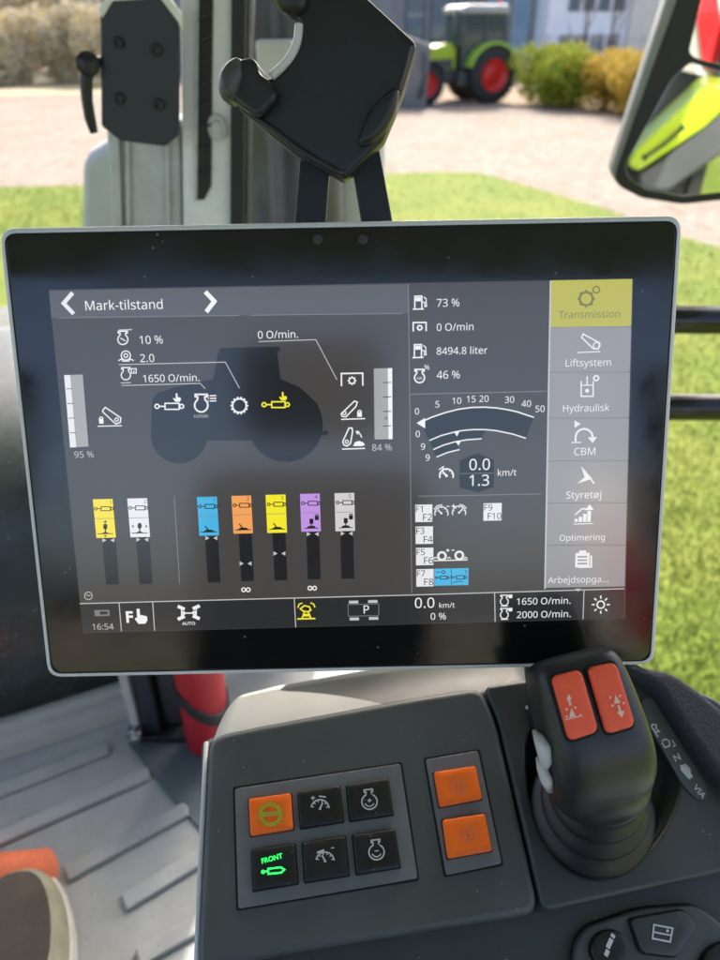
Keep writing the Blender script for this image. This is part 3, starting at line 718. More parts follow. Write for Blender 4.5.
def ic_gauge(x, y, s):
    def f(a):
        a.ring(x, y+3, 9, 1.2, 'print', 5, 170, seg=18)
        for k in range(6): t = math.radians(15+30*k); a.line([(x+6.4*math.cos(t), y+3-6.4*math.sin(t)), (x+9*math.cos(t), y+3-9*math.sin(t))], 1, 'print')
        a.line([(x, y+3), (x+(2.5 if s > 0 else -3), y-3)], 1.4, 'print'); a.disc(x, y+3, 1.3, 'print', seg=8)
        if s > 0: a.line([(x-9, y-7.5), (x-5, y-8)], 1, 'print'); a.line([(x-7, y-9.7), (x-7, y-5.6)], 1, 'print'); a.line([(x-1, y-9.6), (x+6, y-8.6)], 1.2, 'print')
        else: a.line([(x+6, y-10), (x+9, y-10.4)], 1, 'print'); a.line([(x-8, y-5.4), (x-1, y-8)], 1.6, 'print')
    return f
def ic_eng(x, y, s):
    def f(a):
        a.ring(x, y+2, 7.6, 1.2, 'print', 115, 425, seg=22)
        a.line([(x-3.4, y-5), (x-3.6, y-7.5), (x-5.2, y-7.4), (x-5.3, y-9.6), (x+2.9, y-10.6), (x+3.2, y-8.4), (x+1.8, y-8.2), (x+2.2, y-5.4)], 1.2, 'print')
        a.ring(x, y+2, 4.6, 1.0, 'print', 200, 340, seg=10)
        a.line([(x-2, y+1), (x+2, y+.6)], 1, 'print')
        if s > 0: a.line([(x, y-1), (x, y+2.8)], 1, 'print')
    return f
def ic_front(a):
    a.text('FRONT', 262.5, 864.5, w=21, m='greenled', rot=.10, bold=.012, plain=True)
    a.line([(263.6, 872.5), (268, 872)], 1.4, 'greenled'); a.ring(263.5, 872.6, 1.4, 1.2, 'greenled', seg=8)
    a.line([(268.5, 869.6), (281, 868), (284.6, 870.4), (281.4, 873.4), (268.8, 874.6)], 1.6, 'greenled', closed=True)
def ic_orange(x, y):
    def f(a):
        a.ring(x, y, 7, 1.1, 'orange_mark'); a.line([(x, y-5), (x, y)], 1.2, 'orange_mark'); a.ring(x, y, 3.6, .9, 'orange_mark', 130, 400, seg=10)
    return f
p1 = switch_panel([(235, 789), (400, 764), (417.5, 878.5), (238.5, 909)], 'grey panel holding six square keys')
key(p1, [(249, 800), (291, 794), (293.5, 830), (251, 837)], 'orange', ic_hyd, 'orange key with a green gear symbol')
key(p1, [(298, 793.5), (339.5, 787), (343.5, 822.5), (301, 829.5)], 'key', ic_gauge(320, 807, 1), 'black key with gauge and plus symbol')
key(p1, [(346.5, 786.5), (387.5, 780), (393, 815.5), (350, 822)], 'key', ic_eng(369, 801, 1), 'black key with engine and plus symbol')
key(p1, [(252, 851), (295, 844.5), (298, 884), (253.5, 891.5)], 'key', ic_front, 'black key lit green with FRONT')
key(p1, [(302.5, 843.5), (345, 837), (349, 876), (305, 883)], 'key', ic_gauge(325, 859, -1), 'black key with gauge and minus symbol')
key(p1, [(352.5, 836), (394, 830), (400, 868), (356.5, 875)], 'key', ic_eng(376, 851, -1), 'black key with engine and minus symbol')
p2 = switch_panel([(425.5, 760), (477.5, 751), (501.5, 863.5), (446, 875.5)], 'narrow grey panel holding two orange keys')
key(p2, [(433, 773.5), (474.5, 767), (481, 800), (439, 808)], 'orange', ic_orange(457, 788), 'upper orange key of the narrow panel')
key(p2, [(441.5, 821), (483.5, 814.5), (491, 851.5), (447, 859.5)], 'orange', ic_orange(467, 836), 'lower orange key of the narrow panel')
# hazed white dot and legend strip
m_ = MB(); m_.box(CF.pp(527.5, 707.5, .0006), CF.ex*.0010, CF.ey*.0010, CF.ez*.0006); m_.build('marker_dot', 'print', con)
strip = Frame(CF.w(0, 0, .0), CF.ex, CF.ey)
lg = plate('legend_strip', CF, [smooth_loop(cpx([(641, 699), (652, 697), (706, 786), (706, 799), (696, 800), (682, 786), (640, 712)]), .004, 4)], .0012, .002, .0004, 'console', con)
a = Art(CF, .0015)
def rot_line(a, pts, cx, cy, ang, w): 
    c, s = math.cos(ang), math.sin(ang)
    a.line([(cx+x*c-y*s, cy+x*s+y*c) for x, y in pts], w, 'print')
G = .98
for (x, y, shp) in [(654, 729, [(-5, 0), (-2, -3), (1, -1), (5, -2), (3, 2), (-3, 2), (-5, 0)]), (665, 744, [(-4, 2), (-4, -2), (0, -4), (4, -2), (3, 3), (-3, 3)]), (676, 758, [(-3, -3), (3, -2), (-3, 2), (3, 3)]), (686, 771, [(-6, -2), (0, -3), (6, 0), (0, 2), (-6, 1), (-6, -2)])]:
    rot_line(a, shp, x, y, G, 1.3)
rot_line(a, [(-5, 0), (5, 1)], 655, 733, G, 1.6); rot_line(a, [(0, -6), (6, -6), (6, -3)], 666, 744, G, 1.2); a.poly([(679, 765), (685, 767), (692, 777), (688, 780), (680, 771)], 'print')
a.text('VIA', 691.5, 787.5, w=13, m='print', rot=-1.15, bold=.01, plain=True)
a.build_art('legend_symbols', lg)
# elbow pad
PF = CF.lift(.012)
plate('elbow_pad', PF, [smooth_loop(cpx([(600, 640), (645, 666), (672, 670), (700, 689), (735, 718), (800, 790), (810, 850), (760, 815), (724, 785), (690, 738), (660, 690), (640, 676), (600, 655)], PF), .012, 5)], 0, .05, .006, 'fabric', con, seg=6)
# lower key cluster
KF = CF.lift(-.013)
clus = plate('key_cluster', KF, [smooth_loop(cpx([(575, 945), (586, 927), (640, 908), (695, 904), (712, 915), (760, 960), (760, 1060), (575, 1060)], KF), .010, 5)], 0, .02, .002, 'console', con)
m_ = MB(); lp = smooth_loop(cpx([(575, 945), (586, 927), (640, 908), (695, 904), (712, 915), (760, 960), (760, 1060), (575, 1060)], KF), .010, 5)
m_.tube([KF.w(u, v, -.0060) for u, v in lp]+[KF.w(*lp[0], -.0060)], .0010, 6); m_.build('seam', 'gap', con)
def raised(fr, pts, h, m, name, parent, icon=None, label=None, r=.003):
    lp = smooth_loop([fr.px(x, y) for x, y in pts], r, 4)
    g = V((sum(p[0] for p in lp)/len(lp), sum(p[1] for p in lp)/len(lp)))
    mb = plate('', fr, [[tuple(g+(V(p)-g)*1.06) for p in lp]], .0006, .001, .0002, None, None, build=False, mi=1)
    mb.loft([[fr.w(*(g+(V(p)-g)*t), hh) for p in lp] for t, hh in ((1, .0005), (.995, h-.0012), (.97, h-.0003), (.92, h), (.5, h-.0003), (.02, h-.0004))], cap=False, mi=0)
    if icon:
        ar = Art(fr, h+.0003); ar.slots = ['_k', '_g']; icon(ar)
        for f in ar.f: mb.f.append(tuple(i+len(mb.v) for i in f))
        mb.m += ar.m; mb.v += ar.v
    o = mb.build(name, [m, 'gap'] + ([M['print']] if icon else []), parent)
    for p in o.data.polygons: p.use_smooth = p.material_index == 0
    if label: o['label'] = label
    return o
def ic_i(a):
    a.line([(605, 948), (609, 939)], 4.2, 'print'); a.line([(609.5, 937.5), (611, 934.5)], 4.2, 'print', .0001); a.line([(603, 956), (605.4, 950)], 4, 'print')
def ic_win(a):
    a.line([(651, 925), (669.5, 928.5), (667, 942), (649.5, 938.5)], 1.5, 'print', closed=True); a.line([(650, 932), (668, 935.5)], 1.4, 'print'); a.disc(664.5, 931, 1.6, 'print', seg=8)
def circ(x, y, r, n=24): return [(x+r*math.cos(2*PI*i/n), y+r*math.sin(2*PI*i/n)) for i in range(n)]
raised(KF, circ(608, 949, 19), .004, 'key', 'round_button', clus, ic_i, None, .001)
raised(KF, [(628, 919), (681, 909.5), (695, 925), (675, 957), (640, 953)], .004, 'console2', 'shaped_button', clus, ic_win, None, .003)
raised(KF, circ(724, 968, 26), .004, 'key', 'round_button', clus, None, None, .001)
# pale rear cover that catches the sun
def bez(p, q, r, n=8): return [V(p)*(1-t)**2+V(q)*2*t*(1-t)+V(r)*t*t for t in [i/n for i in range(n+1)]]
bp_ = [(208, 738), (250, 727), (320, 714), (400, 699), (450, 690.5), (485, 685.5), (540, 677.5)]
bxs = [208, 225, 250, 275, 300, 320, 332, 344, 356, 368, 380, 392, 404, 416, 450, 485, 540]
def by_at(x):
    for (x0, y0), (x1, y1) in zip(bp_, bp_[1:]):
        if x <= x1: return y0+(y1-y0)*(x-x0)/(x1-x0)
back = [CF.pp(x, by_at(x), -.003) for x in bxs]
rings = []
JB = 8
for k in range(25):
    t = k/24; xk = max(262, 408-15*k); row = []          # slanted edge of the shade painted dark across the pale cover
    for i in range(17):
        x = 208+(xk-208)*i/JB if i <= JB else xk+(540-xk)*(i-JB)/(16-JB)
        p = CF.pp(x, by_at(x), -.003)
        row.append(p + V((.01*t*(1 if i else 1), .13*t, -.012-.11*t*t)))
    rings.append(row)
m_ = MB(); m_.loft(rings, cap=False, close=False)
side = [[r[0] for r in rings], [r[0]+V((-.002, -.004, -.10)) for r in rings]]
m_.loft(side, cap=False, close=False)
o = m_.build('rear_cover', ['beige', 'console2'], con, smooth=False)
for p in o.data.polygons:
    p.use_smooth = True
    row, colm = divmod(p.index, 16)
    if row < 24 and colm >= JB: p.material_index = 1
o.modifiers.new('s', 'SOLIDIFY').thickness = .003

# ================================================================== LEVER
jbase = CF.w(hx, hy, -.018)
jt = empty('control_lever', jbase, 'chunky black drive lever with two coral red buttons beside the orange keys', 'control lever')
def superring(c, ax, ay, ra, rb, e=2.6, n=28):
    out = []
    for i in range(n):
        t = 2*PI*i/n; cs, sn = math.cos(t), math.sin(t)
        out.append(c+ax*(ra*math.copysign(abs(cs)**(2/e), cs))+ay*(rb*math.copysign(abs(sn)**(2/e), sn)))
    return out
base_c = CF.pp(598, 815, 0); neck_c = at(600, 778, .372)
axis = (neck_c-base_c).normalized(); bx_ = (CF.ex-axis*CF.ex.dot(axis)).normalized(); by_ = axis.cross(bx_)
rings = []; n = 44
for i in range(n+1):
    t = i/n
    c = (base_c - CF.ez*.014).lerp(neck_c, t)
    r = .0405+(.0215-.0405)*(1-(1-t)**1.6) + .0030*math.sin(t*2*PI*4.5)*(1-.3*t)
    ex = CF.ex.lerp(bx_, t).normalized(); ey = CF.ey.lerp(by_, t).normalized()
    rings.append(superring(c, ex, ey, r*.98, r*1.0, 2.0, 40))
m_ = MB(); m_.loft(rings, cap=True); m_.build('bellows_boot', 'boot', jt, smooth=True)
# grip: the top face carries the buttons and looks back up at the driver
gq = [(551, 675), (615.5, 661), (634.5, 726), (567.5, 742)]
gd = .335
GO = at(592, 701, gd)
gx = (cv(.965, -.225, .10)).normalized(); gy = -(cv(.235, .93, -.20)).normalized()
GF = Frame(GO, gx, gy)
up_g = GF.ey; dpt = -GF.ez
def gsec(y_off, wd, th, sink, e=3.2, sh=0):
    wd -= .0014; sh += .0016
    # a section across the grip; y_off along the grip, sink below the button face
    c = GF.w(sh, y_off, -sink-th)
    return superring(c, GF.ex, GF.ez, wd, th, e, 40)
secs = [(.0215, .012, .006, .012), (.0208, .0185, .010, .0075), (.0190, .0220, .0140, .0035), (.014, .0240, .0165, .0012), (.006, .0252, .0180, .0006), (-.006, .0262, .0190, .0004), (-.018, .0268, .0200, .0004),
        (-.026, .0272, .0205, .0012), (-.034, .0273, .0205, .0040), (-.042, .0266, .0200, .0090), (-.049, .0248, .0185, .0155), (-.055, .0212, .0150, .0230), (-.058, .0150, .010, .030)]
m_ = MB(); m_.loft([gsec(*s, 3.4, s[0]*-.02) for s in secs]); 
grip = m_.build('grip', 'grip', jt, smooth=True, sub=1)
# neck between grip and boot
m_ = MB(); m_.loft([superring(p, bx_, by_, r, r*.95, 2.2, 28) for p, r in ((neck_c-axis*.006, .0222), (neck_c, .0225), (neck_c.lerp(GF.w(.0, -.035, -.028), .6), .0262), (GF.w(0, -.030, -.024), .020))]); m_.build('neck', 'grip', jt, smooth=True)
def gbtn(c4, lbl, up):
    lp = smooth_loop([GF.px(x, y) for x, y in c4], .0035, 6)
    g = V((sum(p[0] for p in lp)/len(lp), sum(p[1] for p in lp)/len(lp)))
    mb = MB()
    mb.loft([[GF.w(*(g+(V(p)-g)*t), hh) for p in lp] for t, hh in ((1.10, -.004), (1.10, .0002), (1.07, .0008), (1.0, .0006))], cap=False, mi=1)
    mb.loft([[GF.w(*(g+(V(p)-g)*t), hh) for p in lp] for t, hh in ((1.01, 0), (1.0, .0014), (.97, .0023), (.92, .0027), (.6, .0028), (.02, .0028))], cap=False, mi=0)
    ar = Art(GF, .0031); ar.slots = ['_k', '_g']
    cx = sum(p[0] for p in c4)/4; cy = sum(p[1] for p in c4)/4
    if up:
        ar.poly([(564, 700), (569.5, 698.5), (566.4, 693.6)], 'redmark'); ar.line([(566.8, 699), (568.4, 705)], 2.2, 'redmark')
        ar.poly([(567, 717), (573.6, 715.6), (569, 707)], 'redmark'); 
        for p in ((564.6, 708.6), (573, 707), (564.6, 715.8), (578, 714.6)): ar.disc(*p, 1.2, 'redmark', seg=8)
        ar.line([(563, 719), (580, 715)], 1, 'redmark')
    else:
        ar.poly([(611.5, 703.4), (618, 702), (612.6, 694.4)], 'redmark'); ar.line([(615.6, 704.6), (617.6, 711)], 2.2, 'redmark'); ar.poly([(614, 711.6), (622, 709.8), (619.4, 717)], 'redmark')
        for p in ((608, 697), (617.4, 695.4), (610, 705), (621, 702.6)): ar.disc(*p, 1.2, 'redmark', seg=8)
    for f in ar.f: mb.f.append(tuple(i+len(mb.v) for i in f))
    mb.m += ar.m; mb.v += ar.v
    o = mb.build('rocker_button', ['red', 'gap', M['redmark']], grip)
    for p in o.data.polygons: p.use_smooth = p.material_index < 2
    o['label'] = lbl
gbtn([(550, 677), (579.5, 669), (597.5, 731), (568, 741)], 'red button with arrow pointing up', True)
gbtn([(586, 668), (614.5, 662), (634, 725.5), (605, 734)], 'red button with arrow pointing down', False)
m_ = MB()
m_.tube([at(535, 732, .352), at(539.5, 739, .343), at(543.5, 748, .340), at(546, 760, .342), at(545.5, 769, .350)], [.0014, .0028, .0036, .0032, .0016], 12)
m_.build('thumb_wheel', 'whiteplastic', jt, smooth=True)
m_ = MB(); m_.tube([at(538, 758, .350), at(542, 768, .345), at(546.5, 780, .345), at(550, 790, .353)], [.0012, .0026, .0030, .0018], 12); m_.build('thumb_switch', 'whiteplastic', jt, smooth=True)

# ================================================================== DEVICE HOLDER ON STRUTS
hd = empty('device_holder', SC.w(W*.5, 0, -.01), 'empty black plastic device holder on two black struts above the touchscreen', 'holder')
hz = .40
def prism(pts_px, d0, d1, name, m, parent, bevel=.002, seg=3, grow=1.0):
    cx = sum(p[0] for p in pts_px)/len(pts_px); cy = sum(p[1] for p in pts_px)/len(pts_px)
    f = [at(x, y, d0) for x, y in pts_px]; off = FW*(d1-d0)
    mb = MB(); n = len(f); mb.add(f+[p+off for p in f], [tuple(range(n)), tuple(range(2*n-1, n-1, -1))]+[(i, (i+1) % n, n+(i+1) % n, n+i) for i in range(n)])
    return mb.build(name, m, parent, bevel=bevel, seg=seg)
body = [(310, -45), (366, -4), (417, 43), (402, 92), (396, 108), (383, 140), (343, 181), (296, 156), (247, 116), (237, 108), (243, 90), (256, 80), (272, 77), (288, 62), (297, 42), (299, 22), (285, 14), (277, 4), (275, -45)]
HF = Frame(at(330, 90, hz), cv(1, .05, -.10), -cv(.0, 1, .25))
hb = plate('holder_plate', HF, [smooth_loop([HF.px(x, y) for x, y in body], .003, 4)], 0, .016, .003, 'holder', hd, seg=5)
# raised lip following the lower edge and the right grip bulge
def pipe(fr, pts, h, r, name, m, parent, seg=10, sub=4):
    P = [fr.pp(x, y, h) for x, y in pts]; Q = []
    for i in range(len(P)-1):
        a0 = P[max(i-1, 0)]; b0 = P[i]; c0 = P[i+1]; d0 = P[min(i+2, len(P)-1)]
        for k in range(sub):
            t = k/sub; Q.append(.5*((2*b0)+(c0-a0)*t+(2*a0-5*b0+4*c0-d0)*t*t+(3*b0-a0-3*c0+d0)*t**3))
    Q.append(P[-1])
    if isinstance(r, (list, tuple)):
        rr_ = [r[min(int(i/sub), len(r)-1)]*(1-(i % sub)/sub)+r[min(int(i/sub)+1, len(r)-1)]*((i % sub)/sub) for i in range(len(Q))]
    else: rr_ = r
    mb = MB(); mb.tube(Q, rr_, seg); return mb.build(name, m, parent, smooth=True)
pipe(HF, [(249, 114), (275, 131), (300, 150), (343, 175)], .002, .0018, 'edge_lip', 'holder', hd)
plate('grip_pad', HF, [smooth_loop([HF.px(x, y) for x, y in [(357, 148), (361, 132), (372, 108), (394, 88), (400, 92), (396, 112), (386, 132), (372, 146)]], .004, 4)], .006, .02, .004, 'holder', hd, seg=5)
pipe(HF, [(411, 46), (405, 70), (399, 90)], .0002, .0009, 'fold_edge', 'clawgrey', hd)
pipe(HF, [(299, 24), (297, 42), (288, 60), (271, 77)], .001, .0024, 'chrome_arc', 'silver', hd)
# end claw on the left
plate('claw', HF, [smooth_loop([HF.px(x, y) for x, y in [(232, 100), (234, 72), (244, 63), (256, 62), (261, 68), (262, 77), (272, 84), (282, 100), (262, 122), (248, 113)]], .006, 5)], .009, .024, .003, 'holder', hd, seg=5)
plate('claw_tip', HF, [smooth_loop([HF.px(x, y) for x, y in [(222, 94), (223, 78), (230, 67), (240, 61), (246, 64), (248, 80), (243, 98), (234, 108), (226, 104)]], .006, 5)], .013, .020, .0065, 'clawgrey', hd, seg=6)
plate('upper_claw', HF, [smooth_loop([HF.px(x, y) for x, y in [(272, -12), (275, 4), (283, 14), (295, 18), (306, 14), (312, -12)]], .006, 5)], .007, .020, .006, 'holder', hd, seg=6)
TOPY = SC.w(0, 0, -.008)
def strut(x0t, x1t, yt, x0b, x1b, yb):
    pts = [(x0t, yt), (x1t, yt), (x1b, yb), (x0b, yb)]
    F_ = Frame(at(340, 190, .424), RT, -cv(0, .98, .19))
    return plate('strut', F_, [[F_.px(x, y) for x, y in pts]], 0, .006, .0012, 'holder', hd)
strut(303, 333, 120, 292, 324, 250); strut(344, 374, 120, 366, 398, 250)

# ================================================================== A-PILLAR GROUP
PY = .95
pil = empty('cab_pillar', ony(150, 240, PY), 'pale grey cab pillar with a long black vent slot left of the holder', 'pillar')
def ypoly(pts, y, depth, name, m, parent, bevel=.002, seg=3):
    f = [ony(x, yy, y) for x, yy in pts]; n = len(f); mb = MB()
    mb.add(f+[p+V((0, depth, 0)) for p in f], [tuple(range(n)), tuple(range(2*n-1, n-1, -1))]+[(i, (i+1) % n, n+(i+1) % n, n+i) for i in range(n)])
    return mb.build(name, m, parent, bevel=bevel, seg=seg)
ypoly([(179, -20), (246, -20), (238, 330), (184, 330)], PY, .09, 'trim', 'greytrim', pil, .006, 4)
ypoly([(199, -20), (213, -20), (211, 186), (204, 200), (197, 200)], PY-.003, .02, 'vent_recess', 'rubber', pil, .001)
for k in range(9):
    y = -5+k*22
    m_ = MB(); p = ony(205.5, y, PY-.006); m_.box(p, (.0075, 0, .003), (0, .004, 0), (0, 0, .0012)); m_.build('vent_louvre', 'holder', pil)
ypoly([(196, -20), (199, -20), (197, 202), (194, 200)], PY-.004, .02, 'vent_rim', 'alu', pil, .0006)
m_ = MB(); p = ony(217, 128, PY-.004)
for r, y0, y1 in ((.011, .006, -.002), (.006, -.002, -.006)):
    m_.loft([[p+V((r*math.cos(2*PI*i/20), yy, r*1.4*math.sin(2*PI*i/20))) for i in range(20)] for yy in (y0, y1)])
m_.build('bolt', 'alu', pil, smooth=False, bevel=.0008)
ypoly([(106, 120), (180, 120), (184, 330), (116, 330)], PY+.01, .07, 'rail_profile', 'alu', pil, .003)
ypoly([(125, 120), (128.5, 120), (131, 330), (127, 330)], PY+.003, .01, 'rail_rib', 'alu', pil, .001)
ypoly([(165, 120), (168, 120), (172, 330), (168, 330)], PY+.003, .01, 'rail_rib', 'alu', pil, .001)
ypoly([(108, 120), (118, 120), (125, 330), (117, 330)], PY+.0, .01, 'rail_rib', 'alu', pil, .002)
mp = empty('mounting_plate', ony(140, 140, PY-.03), 'dark slate mounting plate with cut corners bolted on the pillar rail', 'mounting plate')
ypoly([(100, 14), (112, -6), (160, -8), (178, 16), (178, 136), (165, 146.5), (120, 141), (101, 126)], PY-.04, .012, 'plate', 'slate', mp, .002)
ypoly([(98, 10), (110, -10), (162, -12), (181, 14), (181, 30), (178, 22), (160, -2), (112, 1), (102, 18)], PY-.043, .01, 'plate_rim', 'greytrim', mp, .001)
for x, y in ((117, 43), (155, 50), (118, 99), (158, 105)):
    p = ony(x, y, PY-.046); m_ = MB()
    m_.loft([[p+V((r*math.cos(2*PI*i/14), yy, r*math.sin(2*PI*i/14))) for i in range(14)] for r, yy in ((.0060, .008), (.0060, .002), (.0045, 0), (.0030, .0), (.0026, .003))]); m_.build('screw', 'holder', mp)
m_ = MB(); m_.tube([ony(x, y, PY-.045) for x, y in [(88, 66), (86, 80), (87, 100), (90, 118), (94, 133)]], [.008, .007, .0062, .0062, .0045], 12); m_.tube([ony(88, 64, PY-.052), ony(88.5, 64, PY-.022)], .0125, 18); m_.tube([ony(90, 64, PY-.03), ony(104, 62, PY-.03)], .006, 10)
m_.build('clamp_lever', 'holder', mp, smooth=True)
wf = empty('window_post', ony(238, 240, PY+.05), 'slim black window post just right of the pale grey pillar', 'window post')
ypoly([(231, -20), (246, -20), (243, 330), (229, 330)], PY-.01, .08, 'post', 'rubber', wf, .003)
ypoly([(246, -20), (250, -20), (247, 330), (243, 330)], PY+.00, .02, 'seal', 'stack', wf, .001)
# exhaust stack outside
ex = empty('exhaust_stack', ony(300, 330, 1.25), 'smoked grey exhaust guard standing outside behind the device holder', 'exhaust')
m_ = MB(); c0 = ony(285, 120, 1.3)
def vcyl(mb, x, y, r, z0, z1, seg=32, ry=None): mb.loft([[V((x+r*math.cos(2*PI*i/seg), y+(ry or r)*math.sin(2*PI*i/seg), z)) for i in range(seg)] for z in (z0, z1)])
vcyl(m_, c0.x, 1.35, .095, 1.0, H+.5); m_.build('guard', 'stack', ex, smooth=False, bevel=.002)
m_ = MB(); c1 = ony(345, 190, 1.4); vcyl(m_, c1.x-.01, 1.48, .085, 1.0, H-.05); m_.build('filter_housing', 'lens', ex, bevel=.01)
m_ = MB(); c2 = ony(270, 60, 1.2); m_.abox((c2.x-.02, 1.20, c2.z-.03), (c2.x+.035, 1.24, c2.z+.025)); m_.build('bracket', 'lens', ex, bevel=.006)  # pale block standing in for a bright reflection
# pale fender outside on the left
fe = empty('front_fender', onpl(92, 240, V((0, 1.7, 0)), V((0, 1, 0))), 'pale grey front fender top seen outside left of the pillar rail', 'fender')
ypoly([(80, 160), (88, 151), (108, 138), (150, 138), (150, 420), (80, 420)], 1.7, .5, 'fender_shell', 'lens', fe, .03, 5)

# ================================================================== CAB FLOOR AREA
FZ = H-.85
m_ = MB(); m_.abox((-1.0, -1.2, FZ-.05), (.75, .80, FZ)); m_ = MB(); fp_ = [(-1.0, -1.2), (.75, -1.2), (.75, .30), (.20, .46), (.05, .66), (.02, .80), (-1.0, .80)]; m_.loft([[V((x, y, z)) for x, y in fp_] for z in (FZ-.05, FZ)]); fl = m_.build('cab_floor', 'floormat'); props(fl, kind='structure')
fm_ = empty('floor_mat', V((-.3, .5, FZ)), 'light grey ribbed rubber floor mat with raised bars and turned-up front lip', 'floor mat')
ribs = [((-40, 808), (108, 750)), ((-40, 857), (148, 775)), ((66, 876), (186, 811)), ((-60, 940), (40, 884)), ((124, 905), (215, 850)), ((138, 960), (230, 908)), ((150, 1010), (240, 960))]
for (a_, b_) in ribs:
    A_, B_ = onz(*a_, FZ), onz(*b_, FZ); d = (B_-A_).normalized(); nrm = V((-d.y, d.x, 0)); w2 = .0105
    m_ = MB(); q = [A_-nrm*w2, B_-nrm*w2, B_+d*.004+nrm*w2*.2, B_+nrm*w2, A_+nrm*w2]
    m_.add([p+V((0, 0, .0)) for p in q]+[p+V((0, 0, .0065)) for p in q], [(4, 3, 2, 1, 0), (5, 6, 7, 8, 9)]+[(i, (i+1) % 5, 5+(i+1) % 5, 5+i) for i in range(5)])
    m_.build('raised_bar', 'floormat', fm_, bevel=.0025, seg=3)
# lip: swept profile
l0, l1 = onz(-60, 764, FZ), onz(130, 703, FZ)
prof = [(-.03, 0.0015), (-.012, .002), (-.003, .006), (.0, .016), (.002, .024), (.007, .0285), (.014, .029), (.022, .027), (.03, .02)]
d = (l1-l0).normalized(); nrm = V((-d.y, d.x, 0))
m_ = MB(); m_.loft([[p+nrm*a_+V((0, 0, b_)) for a_, b_ in prof] for p in (l0, l0.lerp(l1, .5), l1, l1+d*.004)], cap=False, close=False); m_.add([], [])
o = m_.build('front_lip', 'beige', fm_, smooth=True)
# dark cowl left of the terminal
cwl = empty('front_cowl', l0.lerp(l1, .5)+V((0, .2, .1)), 'dusty dark curved cowl panel filling the gap left of the touchscreen', 'cowl')
c_l = onz(-120, 760, FZ+.085)
ctop = .86
rings = []
P0 = l0+nrm*.022; P1 = l1+nrm*.022+d*.30; P0 = P0 - d*.5
pr = [(.0, .022), (.008, .13), (.020, .21), (.040, .275), (.075, .335), (.13, .375), (.21, .402), (.30, .418), (.42, .428), (.55, .43)]
m_ = MB(); m_.loft([[p+nrm*a_+V((0, 0, b_)) for a_, b_ in pr] for p in (P0, P0.lerp(P1, .33), P0.lerp(P1, .66), P1)], cap=False, close=False)
o = m_.build('cowl_panel', 'cowl', cwl, smooth=True)
o.modifiers.new('s', 'SOLIDIFY').thickness = .004
# pedal column
pc = empty('pedal_bracket', onz(155, 745, FZ), 'dark upright pedal bracket with a steel bolt beside the red extinguisher', 'bracket')
pb = onz(156, 742, FZ)
m_ = MB(); m_.abox((pb.x-.030, pb.y, FZ), (pb.x-.018, pb.y+.05, FZ+.35)); m_.build('grey_post', 'alu', pc, bevel=.002)
m_ = MB(); m_.abox((pb.x-.016, pb.y+.005, FZ+.012), (pb.x+.008, pb.y+.07, FZ+.35)); m_.build('column', 'slate', pc, bevel=.003)
m_ = MB(); m_.abox((pb.x+.010, pb.y+.02, FZ+.012), (pb.x+.036, pb.y+.07, FZ+.35)); m_.build('column', 'darkgrey', pc, bevel=.003)
m_ = MB(); m_.abox((pb.x-.022, pb.y-.004, FZ), (pb.x+.05, pb.y+.03, FZ+.014)); m_.build('foot_plate', 'rubber', pc, bevel=.002)
m_ = MB(); m_.tube([V((pb.x-.024, pb.y-.012, FZ+.026)), V((pb.x-.024, pb.y+.01, FZ+.026))], .011, 14); m_.tube([V((pb.x-.022, pb.y-.018, FZ+.026)), V((pb.x-.022, pb.y-.010, FZ+.026))], .005, 10); m_.build('bolt', 'steel', pc, bevel=.001)
# extinguisher
eb = onz(202, 762, FZ); er = .031
fx = empty('fire_extinguisher', V((eb.x+.006, eb.y+er, FZ)), 'red fire extinguisher with a black strap standing left of the console', 'fire extinguisher')
m_ = MB(); ec = V((eb.x+.006, eb.y+er, 0)); prf = [(.0, .004), (er*.9, .004), (er, .012), (er, .30), (er*.85, .33), (er*.4, .35)]
m_.loft([[ec+V((max(r, .001)*math.cos(2*PI*i/28), max(r, .001)*math.sin(2*PI*i/28), FZ+z)) for i in range(28)] for r, z in prf]); m_.build('cylinder_body', 'extred', fx, smooth=True)
m_ = MB(); m_.loft([[ec+V((r*math.cos(2*PI*i/28), r*math.sin(2*PI*i/28), FZ+z-.02*math.cos(2*PI*i/28)+.006*math.sin(4*PI*i/28))) for i in range(28)] for r, z in ((er+.0005, .085), (er+.003, .086), (er+.003, .106), (er+.0005, .107))], cap=False); m_.build('strap', 'rubber', fx, smooth=False)
m_ = MB(); m_.tube([ec+V((0, 0, FZ+.34)), ec+V((0, 0, FZ+.38))], .015, 16); m_.tube([ec+V((0, .0, FZ+.38)), ec+V((.0, -.07, FZ+.40))], .006, 8); m_.build('valve_head', 'rubber', fx)
# floor shade under them, painted as a thin dark sheet
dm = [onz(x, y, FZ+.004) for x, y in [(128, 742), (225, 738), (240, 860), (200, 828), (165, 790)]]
m_ = MB(); m_.add(dm+[p-V((0, 0, .004)) for p in dm], [(0, 1, 2, 3, 4), (9, 8, 7, 6, 5)]+[(i, (i+1) % 5, 5+(i+1) % 5, 5+i) for i in range(5)]); props(m_.build('floor_shade_patch', 'floorshade'), 'dark painted shade on the floor under the extinguisher and bracket', 'mat')  # no real mat, only the painted floor shade

